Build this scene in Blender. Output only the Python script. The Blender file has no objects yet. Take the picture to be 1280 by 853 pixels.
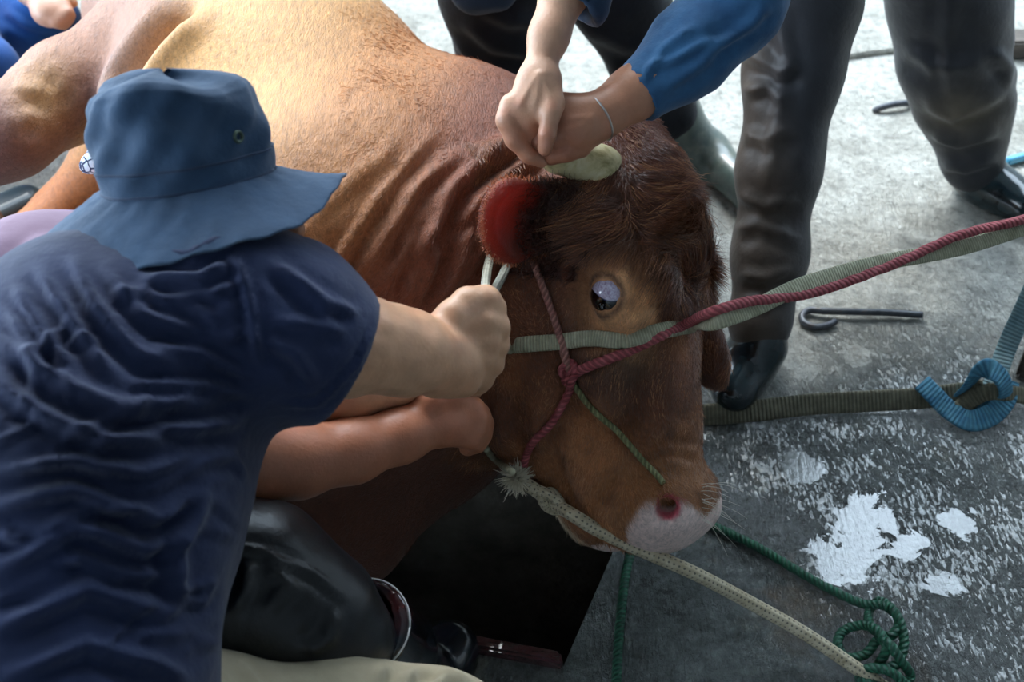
import bpy, bmesh, math, random
import numpy as np
from mathutils import Vector, Matrix
from mathutils.bvhtree import BVHTree

rng = np.random.default_rng(7)
random.seed(7)
scene = bpy.context.scene
COL = scene.collection

# ------------------------------------------------------------------ camera
F, PITCH, CAMH = 1500.0, math.radians(42.0), 1.5
cam_d = bpy.data.cameras.new('camera')
cam_d.sensor_width = 36.0
cam_d.lens = F / 1280.0 * 36.0
cam_d.clip_start = 0.02
cam_d.dof.use_dof = True
cam_d.dof.focus_distance = 1.62
cam_d.dof.aperture_fstop = 5.0
cam = bpy.data.objects.new('camera', cam_d)
cam.location = (0, 0, CAMH)
cam.rotation_euler = (math.pi / 2 - PITCH, 0, 0)
COL.objects.link(cam)
scene.camera = cam

# ------------------------------------------------------------------ daylight
world = bpy.data.worlds.new('sky')
scene.world = world
world.use_nodes = True
bg = world.node_tree.nodes['Background']
bg.inputs[0].default_value = (0.68, 0.84, 1.0, 1)
bg.inputs[1].default_value = 7.5
sun_d = bpy.data.lights.new('sun', 'SUN')
sun_d.energy = 2.6
sun_d.angle = math.radians(30)
sun_d.color = (1.0, 0.965, 0.9)
sun = bpy.data.objects.new('sun', sun_d)
sun.rotation_euler = Vector((0.22, -0.62, -0.75)).to_track_quat('-Z', 'Y').to_euler()
sun.location = (-1, 4, 5)
COL.objects.link(sun)
scene.view_settings.view_transform = 'Standard'
scene.view_settings.look = 'None'
scene.view_settings.gamma = 1.0
scene.view_settings.use_curve_mapping = False
scene.view_settings.exposure = 0.25

# ------------------------------------------------------------------ helpers: places
CAMP = np.array([0, 0, CAMH])
FWD = np.array([0, math.cos(PITCH), -math.sin(PITCH)])
UP = np.array([0, math.sin(PITCH), math.cos(PITCH)])
RT = np.array([1.0, 0, 0])

def ray(px, py):
    return FWD + (px - 640.0) / F * RT + (426.5 - py) / F * UP
def at(px, py, d):
    return CAMP + d * ray(px, py)
def ground(px, py, z=0.0):
    r = ray(px, py)
    return CAMP + r * ((z - CAMH) / r[2])
def atz(px, py, z):
    return ground(px, py, z)
def to_px(P):
    q = np.asarray(P) - CAMP
    d = q @ FWD
    return 640 + F * (q @ RT) / d, 426.5 - F * (q @ UP) / d, d

# ------------------------------------------------------------------ helpers: noise
def _hash(ix, iy, iz, seed):
    n = (ix * 73856093) ^ (iy * 19349663) ^ (iz * 83492791) ^ (seed * 2654435)
    n = (n ^ (n >> 13)) * 1274126177
    n = n & 0x7fffffff
    n = (n ^ (n >> 15)) * 1103515245 & 0x7fffffff
    return (n % 65536) / 32768.0 - 1.0
def noise3(P, scale=1.0, seed=0):
    P = np.asarray(P, float) * scale
    i = np.floor(P).astype(np.int64)
    f = P - i
    f = f * f * (3 - 2 * f)
    out = 0
    for dx in (0, 1):
        for dy in (0, 1):
            for dz in (0, 1):
                w = (f[:, 0] if dx else 1 - f[:, 0]) * (f[:, 1] if dy else 1 - f[:, 1]) * (f[:, 2] if dz else 1 - f[:, 2])
                out = out + w * _hash(i[:, 0] + dx, i[:, 1] + dy, i[:, 2] + dz, seed)
    return out
def sstep(a, b, x):
    t = np.clip((x - a) / (b - a), 0, 1)
    return t * t * (3 - 2 * t)
def mixc(c, d, w):
    return c * (1 - w[:, None]) + np.asarray(d, float)[None, :] * w[:, None]

# ------------------------------------------------------------------ helpers: solid modelling with smooth unions
CORN = np.array([[i, j, k] for i in (0, 1) for j in (0, 1) for k in (0, 1)])
EDGES = [(a, b) for a in range(8) for b in range(a + 1, 8) if np.abs(CORN[a] - CORN[b]).sum() == 1]
class Solid:
    def __init__(s):
        s.pr = []
    def _add(s, lo, hi, fn, k, op):
        m = k + 0.03
        s.pr.append((np.asarray(lo) - m, np.asarray(hi) + m, fn, k, op))
        return s
    def cone(s, a, ra, b, rb, k=0.02, op='u', flat=None):
        """tapered limb from a to b; flat=(axis, factor) squeezes it along axis"""
        a = np.asarray(a, float); b = np.asarray(b, float)
        ab = b - a
        L2 = ab @ ab + 1e-12
        e = None
        if flat is not None:
            e = np.asarray(flat[0], float); e = e / np.linalg.norm(e); q = flat[1]
        mr = max(ra, rb) * (1.0 if e is None else max(1.0, 1.0 / q))
        def fn(P):
            w = P - a
            t = np.clip((w @ ab) / L2, 0, 1)
            w = w - t[:, None] * ab
            if e is not None:
                w = w + ((q - 1) * (w @ e))[:, None] * e
            return np.sqrt((w * w).sum(1)) - (ra + t * (rb - ra))
        return s._add(np.minimum(a, b) - mr, np.maximum(a, b) + mr, fn, k, op)
    def chain(s, pts, k=0.02, op='u', flat=None):
        for (a, ra), (b, rb) in zip(pts[:-1], pts[1:]):
            s.cone(a, ra, b, rb, k, op, flat)
        return s
    def ell(s, c, r, M=None, k=0.02, op='u'):
        """ellipsoid, radii r along the columns of M"""
        c = np.asarray(c, float); r = np.asarray(r, float)
        M = np.eye(3) if M is None else np.asarray(M, float)
        ext = np.sqrt(((M * r) ** 2).sum(1))
        def fn(P):
            q = (P - c) @ M
            k0 = np.sqrt(((q / r) ** 2).sum(1))
            k1 = np.sqrt(((q / r ** 2) ** 2).sum(1)) + 1e-9
            return k0 * (k0 - 1) / k1
        return s._add(c - ext, c + ext, fn, k, op)
    def cut(s, c, n, R, k=.003):
        """remove what lies beyond the plane through c (normal n), within R of c"""
        c = np.asarray(c, float); n = np.asarray(n, float); n = n / np.linalg.norm(n)
        def fn(P):
            w = P - c
            return np.maximum(-(w @ n), np.sqrt((w * w).sum(1)) - R)
        return s._add(c - R, c + R, fn, k, 's')
    def eval(s, P, prims):
        D = np.full(len(P), 0.5)
        for lo, hi, fn, k, op in prims:
            d = fn(P)
            if op == 'u':
                h = np.clip(0.5 + 0.5 * (D - d) / k, 0, 1)
                D = D * (1 - h) + d * h - k * h * (1 - h)
            else:
                h = np.clip(0.5 - 0.5 * (D + d) / k, 0, 1)
                D = D * (1 - h) - d * h + k * h * (1 - h)
        return D
    def mesh(s, h, smooth=1):
        lo = np.min([p[0] for p in s.pr], 0); hi = np.max([p[1] for p in s.pr], 0)
        B = 18
        plo = np.array([p[0] for p in s.pr]); phi = np.array([p[1] for p in s.pr])
        nb = np.ceil((hi - lo) / h / B).astype(int) + 1
        NY = NZ = 100000
        ids, pos, quads = [], [], []
        off = np.arange(B + 2)
        OX, OY, OZ = np.meshgrid(off, off, off, indexing='ij')
        offp = np.stack([OX.ravel(), OY.ravel(), OZ.ravel()], 1) * h
        half = (B + 2) * h / 2
        for bx in range(nb[0]):
            for by in range(nb[1]):
                for bz in range(nb[2]):
                    i0 = np.array([bx, by, bz]) * B
                    o = lo + i0 * h
                    e = o + (B + 1) * h
                    sel = np.flatnonzero(((plo < e) & (phi > o)).all(1))
                    if len(sel) == 0:
                        continue
                    pr = [s.pr[i] for i in sel]
                    if not any(p[4] == 'u' for p in pr):
                        continue
                    c = s.eval((o + half)[None], pr)[0]
                    if abs(c) > half * 1.7321 * 1.8 + 0.05:
                        continue
                    D = s.eval(o + offp, pr).reshape(B + 2, B + 2, B + 2)
                    S = D < 0
                    if S.all() or not S.any():
                        continue
                    n = B + 1
                    any_, all_ = S[:n, :n, :n].copy(), S[:n, :n, :n].copy()
                    for c8 in CORN[1:]:
                        q = S[c8[0]:n + c8[0], c8[1]:n + c8[1], c8[2]:n + c8[2]]
                        any_ |= q; all_ &= q
                    ci = np.argwhere(any_ & ~all_)
                    dc = np.stack([D[ci[:, 0] + c8[0], ci[:, 1] + c8[1], ci[:, 2] + c8[2]] for c8 in CORN], 1)
                    acc = np.zeros((len(ci), 3)); cnt = np.zeros(len(ci))
                    for e0, e1 in EDGES:
                        d0, d1 = dc[:, e0], dc[:, e1]
                        cr = (d0 < 0) != (d1 < 0)
                        t = np.where(cr, d0 / np.where(cr, d0 - d1, 1), 0)
                        acc += cr[:, None] * (CORN[e0] + t[:, None] * (CORN[e1] - CORN[e0]))
                        cnt += cr
                    pp = ci + acc / cnt[:, None]
                    ci = ci.astype(np.int64) + i0
                    ids.append((ci[:, 0] * NY + ci[:, 1]) * NZ + ci[:, 2])
                    pos.append(o + pp * h)
                    for ax in range(3):
                        o1, o2 = [(1, 2), (2, 0), (0, 1)][ax]
                        sl = [slice(1, B + 1)] * 3; sl[ax] = slice(0, B)
                        sl2 = list(sl); sl2[ax] = slice(1, B + 1)
                        a0 = S[tuple(sl)]; a1 = S[tuple(sl2)]
                        cr = np.argwhere(a0 != a1)
                        if len(cr) == 0:
                            continue
                        flip = a0[tuple(cr.T)]
                        base = cr + 1
                        base[:, ax] -= 1
                        base = base + i0
                        def cid(d1, d2):
                            q = base.copy(); q[:, o1] -= d1; q[:, o2] -= d2
                            return (q[:, 0] * NY + q[:, 1]) * NZ + q[:, 2]
                        Q = np.stack([cid(1, 1), cid(0, 1), cid(0, 0), cid(1, 0)], 1)
                        Q[~flip] = Q[~flip][:, ::-1]
                        quads.append(Q)
        ids = np.concatenate(ids); pos = np.concatenate(pos); quads = np.concatenate(quads)
        uq, idx = np.unique(ids, return_index=True)
        V = pos[idx]
        Q = np.searchsorted(uq, quads)
        used, Q = np.unique(Q, return_inverse=True)
        V = V[used]; Q = Q.reshape(-1, 4)
        for _ in range(smooth):
            V = lap(V, Q)
        return V, Q

def lap(V, Q, w=0.5):
    a = Q.ravel(); b = np.roll(Q, -1, 1).ravel()
    n = len(V)
    c = np.bincount(a, minlength=n) + np.bincount(b, minlength=n)
    out = np.empty_like(V)
    for i in range(3):
        out[:, i] = (np.bincount(a, V[b, i], n) + np.bincount(b, V[a, i], n)) / np.maximum(c, 1)
    return V * (1 - w) + out * w
def vnormals(V, Q):
    fn = np.cross(V[Q[:, 2]] - V[Q[:, 0]], V[Q[:, 3]] - V[Q[:, 1]])
    N = np.zeros_like(V)
    for i in range(3):
        for j in range(4):
            N[:, i] += np.bincount(Q[:, j], fn[:, i], len(V))
    return N / (np.linalg.norm(N, axis=1)[:, None] + 1e-12)

def np_mesh(name, V, Q, mat, parent=None, col=None, mask=None, origin=None):
    me = bpy.data.meshes.new(name)
    V = np.asarray(V, np.float32)
    if origin is not None:
        V = V - np.asarray(origin, np.float32)
    Q = np.asarray(Q, np.int32)
    n = Q.shape[1]
    me.vertices.add(len(V)); me.vertices.foreach_set('co', V.ravel())
    me.loops.add(Q.size); me.loops.foreach_set('vertex_index', Q.ravel())
    me.polygons.add(len(Q)); me.polygons.foreach_set('loop_start', np.arange(0, Q.size, n, dtype=np.int32))
    me.update(calc_edges=True)
    me.polygons.foreach_set('use_smooth', np.ones(len(Q), bool))
    if col is not None:
        a = me.attributes.new('tint', 'FLOAT_COLOR', 'POINT')
        c = np.ones((len(V), 4), np.float32); c[:, :3] = col
        a.data.foreach_set('color', c.ravel())
    if mask is not None:
        a = me.attributes.new('zone', 'FLOAT', 'POINT')
        a.data.foreach_set('value', np.asarray(mask, np.float32))
    me.validate()
    o = bpy.data.objects.new(name, me)
    COL.objects.link(o)
    if mat is not None:
        me.materials.append(mat)
    if parent is not None:
        o.parent = parent
        o.matrix_parent_inverse = Matrix.Translation(-parent.location)
    if origin is not None:
        o.location = origin
    return o

def tag(o, label=None, cat=None, group=None, kind=None):
    if label: o['label'] = label
    if cat: o['category'] = cat
    if group: o['group'] = group
    if kind: o['kind'] = kind
    return o
def empty(name, loc, label=None, cat=None, group=None):
    o = bpy.data.objects.new(name, None)
    o.location = Vector([float(c) for c in loc])
    o.empty_display_size = 0.1
    COL.objects.link(o)
    return tag(o, label, cat, group)

def bm_obj(name, bm, mat, parent=None, smooth=True):
    me = bpy.data.meshes.new(name)
    bm.normal_update()
    bm.to_mesh(me); bm.free()
    if smooth:
        me.polygons.foreach_set('use_smooth', [True] * len(me.polygons))
    o = bpy.data.objects.new(name, me)
    COL.objects.link(o)
    me.materials.append(mat)
    if parent is not None:
        o.parent = parent
        o.matrix_parent_inverse = Matrix.Translation(-parent.location)
    return o

# ------------------------------------------------------------------ helpers: folds pressed into a surface
def polydist(px, py, pts):
    """distance in the unrolled picture plane to a polyline, and position along it 0..1"""
    best = np.full(len(px), 1e9); tt = np.zeros(len(px)); side = np.zeros(len(px))
    n = len(pts) - 1
    for i in range(n):
        ax, ay = pts[i]; bx, by = pts[i + 1]
        dx, dy = bx - ax, by - ay
        t = np.clip(((px - ax) * dx + (py - ay) * dy) / (dx * dx + dy * dy), 0, 1)
        ex, ey = px - ax - t * dx, py - ay - t * dy
        d = np.hypot(ex, ey)
        m = d < best
        best = np.where(m, d, best); tt = np.where(m, (i + t) / n, tt)
        side = np.where(m, np.sign(dx * ey - dy * ex), side)
    return best, tt, side

# ------------------------------------------------------------------ helpers: materials
def new_mat(name):
    m = bpy.data.materials.new(name)
    m.use_nodes = True
    nt = m.node_tree
    b = nt.nodes['Principled BSDF']
    return m, nt, b
def nd(nt, typ, **kw):
    n = nt.nodes.new(typ)
    for k, v in kw.items():
        if k.startswith('i_'):
            n.inputs[k[2:].replace('_', ' ')].default_value = v
        else:
            setattr(n, k, v)
    return n
def ramp(nt, fac, stops):
    r = nt.nodes.new('ShaderNodeValToRGB')
    el = r.color_ramp.elements
    while len(el) > 1:
        el.remove(el[-1])
    for i, (p, c) in enumerate(stops):
        e = el[0] if i == 0 else el.new(p)
        e.position = p
        e.color = (c[0], c[1], c[2], 1) if not np.isscalar(c) else (c, c, c, 1)
    nt.links.new(fac, r.inputs[0])
    return r.outputs[0]
def mixrgb(nt, a, b, fac, mode='MIX'):
    m = nt.nodes.new('ShaderNodeMix'); m.data_type = 'RGBA'; m.blend_type = mode
    for sock, v in ((m.inputs[0], fac), (m.inputs[6], a), (m.inputs[7], b)):
        if hasattr(v, 'is_output'):
            nt.links.new(v, sock)
        elif np.isscalar(v):
            sock.default_value = v
        else:
            sock.default_value = (v[0], v[1], v[2], 1)
    return m.outputs[2]
def obj_co(nt, scale=(1, 1, 1), rot=(0, 0, 0)):
    t = nt.nodes.new('ShaderNodeTexCoord')
    mp = nt.nodes.new('ShaderNodeMapping')
    mp.inputs['Scale'].default_value = scale
    mp.inputs['Rotation'].default_value = rot
    nt.links.new(t.outputs['Object'], mp.inputs[0])
    return mp.outputs[0]
def noise_n(nt, vec, scale, detail=4, rough=0.55, dist=0.0):
    n = nt.nodes.new('ShaderNodeTexNoise')
    n.inputs['Scale'].default_value = scale; n.inputs['Detail'].default_value = detail
    n.inputs['Roughness'].default_value = rough; n.inputs['Distortion'].default_value = dist
    nt.links.new(vec, n.inputs['Vector'])
    return n.outputs[0]
def bump_n(nt, h, strength, dist=0.01, prev=None):
    b = nt.nodes.new('ShaderNodeBump')
    b.inputs['Strength'].default_value = strength; b.inputs['Distance'].default_value = dist
    nt.links.new(h, b.inputs['Height'])
    if prev is not None:
        nt.links.new(prev, b.inputs['Normal'])
    return b.outputs[0]
def math_n(nt, op, a, b=None):
    m = nt.nodes.new('ShaderNodeMath'); m.operation = op
    for i, v in enumerate((a, b)):
        if v is None: continue
        if np.isscalar(v): m.inputs[i].default_value = v
        else: nt.links.new(v, m.inputs[i])
    return m.outputs[0]
def tint_n(nt, name='tint'):
    a = nt.nodes.new('ShaderNodeAttribute'); a.attribute_name = name
    return a
def srgb(r, g, b):
    return tuple(((c / 255) / 12.92 if c <= 10 else ((c / 255 + 0.055) / 1.055) ** 2.4) for c in (r, g, b))

def cloth_mat(name, c1, c2, rough=0.85, weave=900, wscale=7, bump=0.25, sheen=0.15, spec=0.3):
    m, nt, b = new_mat(name)
    co = obj_co(nt)
    n = noise_n(nt, co, wscale, 5, 0.6)
    col = ramp(nt, n, [(0.3, c1), (0.7, c2)])
    nt.links.new(col, b.inputs['Base Color'])
    b.inputs['Roughness'].default_value = rough
    b.inputs['Sheen Weight'].default_value = sheen
    b.inputs['Specular IOR Level'].default_value = spec
    w = noise_n(nt, obj_co(nt, (1, 1, 0.35)), weave, 2, 0.5)
    cr = noise_n(nt, co, 45, 5, 0.6)
    n1 = bump_n(nt, cr, bump, 0.006)
    n2 = bump_n(nt, w, 0.25, 0.0006, n1)
    nt.links.new(n2, b.inputs['Normal'])
    return m
def tint_mat(name, rough=0.6, spec=0.4, nscale=40, amount=0.25, bump=0.2, bscale=120, bdist=0.002, sss=0.0, sheen=0.0):
    """colour comes from the surface's own tint attribute, broken up by noise"""
    m, nt, b = new_mat(name)
    t = tint_n(nt)
    co = obj_co(nt)
    n = noise_n(nt, co, nscale, 5, 0.6)
    g = ramp(nt, n, [(0.25, 1 - amount), (0.75, 1 + amount * 0.6)])
    c = mixrgb(nt, t.outputs['Color'], g, 1.0, 'MULTIPLY')
    nt.links.new(c, b.inputs['Base Color'])
    b.inputs['Roughness'].default_value = rough
    b.inputs['Specular IOR Level'].default_value = spec
    b.inputs['Sheen Weight'].default_value = sheen
    if sss:
        b.inputs['Subsurface Weight'].default_value = sss
        b.inputs['Subsurface Radius'].default_value = (0.012, 0.005, 0.003)
        b.inputs['Subsurface Scale'].default_value = 1.0
    h = noise_n(nt, co, bscale, 4, 0.6)
    nt.links.new(bump_n(nt, h, bump, bdist), b.inputs['Normal'])
    return m
# ------------------------------------------------------------------ the ground with its pit
def floor_mat():
    m, nt, b = new_mat('concrete_floor')
    co = obj_co(nt)
    t = nt.nodes.new('ShaderNodeTexCoord')
    sep = nt.nodes.new('ShaderNodeSeparateXYZ')
    nt.links.new(t.outputs['Object'], sep.inputs[0])
    n_big = noise_n(nt, co, 1.6, 5, 0.6)
    n_mid = noise_n(nt, co, 7, 6, 0.65)
    n_fin = noise_n(nt, co, 45, 6, 0.7)
    dry = ramp(nt, n_mid, [(0.25, srgb(156, 152, 142)), (0.5, srgb(198, 196, 186)), (0.75, srgb(220, 220, 212))])
    spec = ramp(nt, n_fin, [(0.3, .5), (0.5, .95), (0.7, 1.15)])
    dry = mixrgb(nt, dry, spec, 1.0, 'MULTIPLY')
    wetc = ramp(nt, n_mid, [(0.25, srgb(70, 74, 72)), (0.55, srgb(106, 112, 110)), (0.8, srgb(128, 122, 104))])
    wsp = ramp(nt, noise_n(nt, co, 38, 7, .75), [(0.32, .35), (0.5, .9), (0.68, 1.55)])
    wetc = mixrgb(nt, wetc, wsp, 1.0, 'MULTIPLY')
    rust = ramp(nt, noise_n(nt, co, 3.1, 4, .6, .5), [(0.60, 0.0), (0.70, .5)])
    wetc = mixrgb(nt, wetc, srgb(122, 92, 56), rust)
    # how wet: near the pit soaked, far side dry
    y = math_n(nt, 'MULTIPLY', math_n(nt, 'SUBTRACT', WETY, sep.outputs['Y']), 1.0)
    y = math_n(nt, 'ADD', y, math_n(nt, 'MULTIPLY', math_n(nt, 'SUBTRACT', n_big, .5), 1.3))
    y = math_n(nt, 'ADD', y, math_n(nt, 'MULTIPLY', math_n(nt, 'SUBTRACT', n_mid, .5), .35))
    wet = ramp(nt, y, [(0.0, 0.0), (0.28, 1.0)])
    col = mixrgb(nt, dry, wetc, wet)
    nt.links.new(col, b.inputs['Base Color'])
    # standing water: shallow puddles with ragged edges
    pool = None
    for (x_, y_, r_) in ((1078, 655, .050), (1050, 700, .050), (1135, 690, .03), (1200, 650, .03), (1180, 730, .025), (1000, 455, .035), (1070, 440, .03), (1000, 585, .03)):
        g_ = ground(x_, y_)
        dn = nt.nodes.new('ShaderNodeVectorMath'); dn.operation = 'DISTANCE'
        dn.inputs[1].default_value = (float(g_[0]), float(g_[1]), 0)
        nt.links.new(t.outputs['Object'], dn.inputs[0])
        q = math_n(nt, 'SUBTRACT', 1.0, math_n(nt, 'DIVIDE', dn.outputs['Value'], r_ * 2.0))
        pool = q if pool is None else math_n(nt, 'MAXIMUM', pool, q)
    rag_ = noise_n(nt, co, 16, 6, 0.7, .6)
    pool = math_n(nt, 'ADD', math_n(nt, 'MAXIMUM', pool, 0.0), math_n(nt, 'MULTIPLY', math_n(nt, 'SUBTRACT', rag_, .5), 2.2))
    pool = ramp(nt, pool, [(0.42, 0.0), (0.50, 1.0)])
    glx = math_n(nt, 'ADD', sep.outputs['X'], math_n(nt, 'MULTIPLY', sep.outputs['Y'], .45))
    gl = ramp(nt, math_n(nt, 'ADD', glx, math_n(nt, 'MULTIPLY', math_n(nt, 'SUBTRACT', n_mid, .5), .6)), [(GLX0, 0.0), (GLX0 + .18, 1.0)])
    t1 = noise_n(nt, obj_co(nt, (1, .34, 1), (0, 0, .45)), 170, 5, .7, .4)
    t2 = noise_n(nt, co, 11, 5, .65, .4)
    tiny = math_n(nt, 'ADD', t1, math_n(nt, 'MULTIPLY', math_n(nt, 'SUBTRACT', t2, .5), .55))
    tiny = math_n(nt, 'MULTIPLY', ramp(nt, tiny, [(0.44, 0.0), (0.55, .92)]), gl)
    pool = math_n(nt, 'MAXIMUM', pool, tiny)
    pool = math_n(nt, 'MULTIPLY', pool, wet)
    r_wet = mixrgb(nt, (.14, .14, .14), (.03, .03, .03), pool)
    rough = mixrgb(nt, (.85, .85, .85), r_wet, wet)
    nt.links.new(rough, b.inputs['Roughness'])
    b.inputs['Specular IOR Level'].default_value = .5
    nt.links.new(math_n(nt, 'MULTIPLY', wet, .9), b.inputs['Coat Weight'])
    b.inputs['Coat Roughness'].default_value = .08
    # trowel scratches and grit
    sc = noise_n(nt, obj_co(nt, (1, .20, 1), (0, 0, .55)), 150, 4, 0.65, .4)
    cr = noise_n(nt, co, 85, 5, 0.65, .8)
    st = math_n(nt, 'SUBTRACT', 1.0, math_n(nt, 'MULTIPLY', pool, .96))
    hgt = math_n(nt, 'MULTIPLY', math_n(nt, 'ADD', math_n(nt, 'ADD', sc, cr), math_n(nt, 'MULTIPLY', n_mid, 2.0)), st)
    bn = bump_n(nt, hgt, 1.0, .013)
    nt.links.new(bn, b.inputs['Normal'])
    nt.links.new(bn, b.inputs['Coat Normal'])
    return m
WETY = float(ground(1000, 385)[1])
_g = (ground(840, 700) + ground(1010, 850)) / 2
GLX0 = float((ground(850, 690)[0] + .45 * ground(850, 690)[1]) * .5 + (ground(1000, 840)[0] + .45 * ground(1000, 840)[1]) * .5) - .02
FLOORM = floor_mat()
pit = [ground(503, 797), ground(704, 834), ground(812, 585), ground(440, 600)]
PITD = 0.75
def build_floor():
    bm = bmesh.new()
    outer = [(-4.5, -1.5), (3.5, -1.5), (3.5, 7.0), (-4.5, 7.0)]
    o = [bm.verts.new((x, y, 0)) for x, y in outer]
    p = [bm.verts.new((q[0], q[1], 0)) for q in pit]
    for i in range(4):
        j = (i + 1) % 4
        bm.faces.new((o[i], o[j], p[j], p[i]))
    fl = bm_obj('floor', bm, FLOORM, smooth=False)
    tag(fl, 'wet grey concrete ground with an open pit', 'floor', kind='structure')
    m, nt, b = new_mat('pit_concrete')
    co = obj_co(nt)
    c = ramp(nt, noise_n(nt, co, 12, 6, .65), [(0.3, srgb(96, 92, 86)), (0.7, srgb(150, 144, 134))])
    nt.links.new(c, b.inputs['Base Color'])
    b.inputs['Roughness'].default_value = .7
    nt.links.new(bump_n(nt, noise_n(nt, co, 30, 6, .65), .6, .01), b.inputs['Normal'])
    bm = bmesh.new()
    a = [bm.verts.new((q[0], q[1], 0)) for q in pit]
    d = [bm.verts.new((q[0], q[1], -PITD)) for q in pit]
    for i in range(4):
        j = (i + 1) % 4
        bm.faces.new((a[i], a[j], d[j], d[i]))
    bm.faces.new((d[0], d[1], d[2], d[3]))
    pw = bm_obj('pit_lining', bm, m, fl, smooth=False)
    return fl
floor_o = build_floor()

# ------------------------------------------------------------------ unseen roof over the near side, and walls added to shape the light
plm, nt, b = new_mat('rendered_wall')
nt.links.new(ramp(nt, noise_n(nt, obj_co(nt), 6, 5, .6), [(0.3, srgb(120, 122, 124)), (0.7, srgb(148, 150, 150))]), b.inputs['Base Color'])
b.inputs['Roughness'].default_value = .9
def box(name, lo, hi, mat):
    bm = bmesh.new()
    bmesh.ops.create_cube(bm, size=1)
    for v in bm.verts:
        for i in range(3):
            v.co[i] = lo[i] if v.co[i] < 0 else hi[i]
    return bm_obj(name, bm, mat, smooth=False)
tag(box('shade_wall_back', (-4.5, -1.6, 0), (3.5, -1.5, 3.1), plm), 'unseen grey wall behind the camera, added to shade the near side', 'wall', kind='structure')  # unseen wall added to darken the near side
tag(box('ceiling', (-4.5, -1.6, 3.0), (3.5, 2.9, 3.1), plm), 'unseen grey roof slab shading the near side', 'ceiling', kind='structure')
tag(box('shade_wall_right', (3.4, -1.6, 0), (3.5, 7.0, 3.1), plm), 'unseen grey wall along the right side, added for dark reflections', 'wall', kind='structure')  # unseen wall added for dark reflections on the right
far_m, nt, b = new_mat('dark_backdrop')
nt.links.new(ramp(nt, noise_n(nt, obj_co(nt), 3, 5, .6), [(0.3, srgb(58, 66, 60)), (0.7, srgb(84, 92, 86))]), b.inputs['Base Color'])
b.inputs['Roughness'].default_value = .9
tag(box('backdrop_wall', (-4.5, 6.9, 0), (3.5, 7.0, 3.4), far_m), 'unseen dark backdrop wall added to darken reflections in the wet ground', 'wall', kind='structure')  # added backdrop: gives wet floor something dark to reflect
# ------------------------------------------------------------------ the bull
def cam_basis(v):
    return v[0] * RT + v[1] * UP - v[2] * FWD
HA = np.array([0.155, -0.98, 0.08]); HA /= np.linalg.norm(HA)
HN = np.array([0.78, 0.20, 0.59]); HN -= HA * (HN @ HA); HN /= np.linalg.norm(HN)
HL = np.cross(HA, HN)
if HL[0] > 0: HL = -HL
HA, HN, HL = cam_basis(HA), cam_basis(HN), cam_basis(HL)
HO = at(821, 195, 1.70)
HM = np.stack([HA, HN, HL], 1)
def hd(u, n, l):
    return HO + u * HA + n * HN + l * HL
def hd_local(P):
    return (P - HO) @ HM

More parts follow.
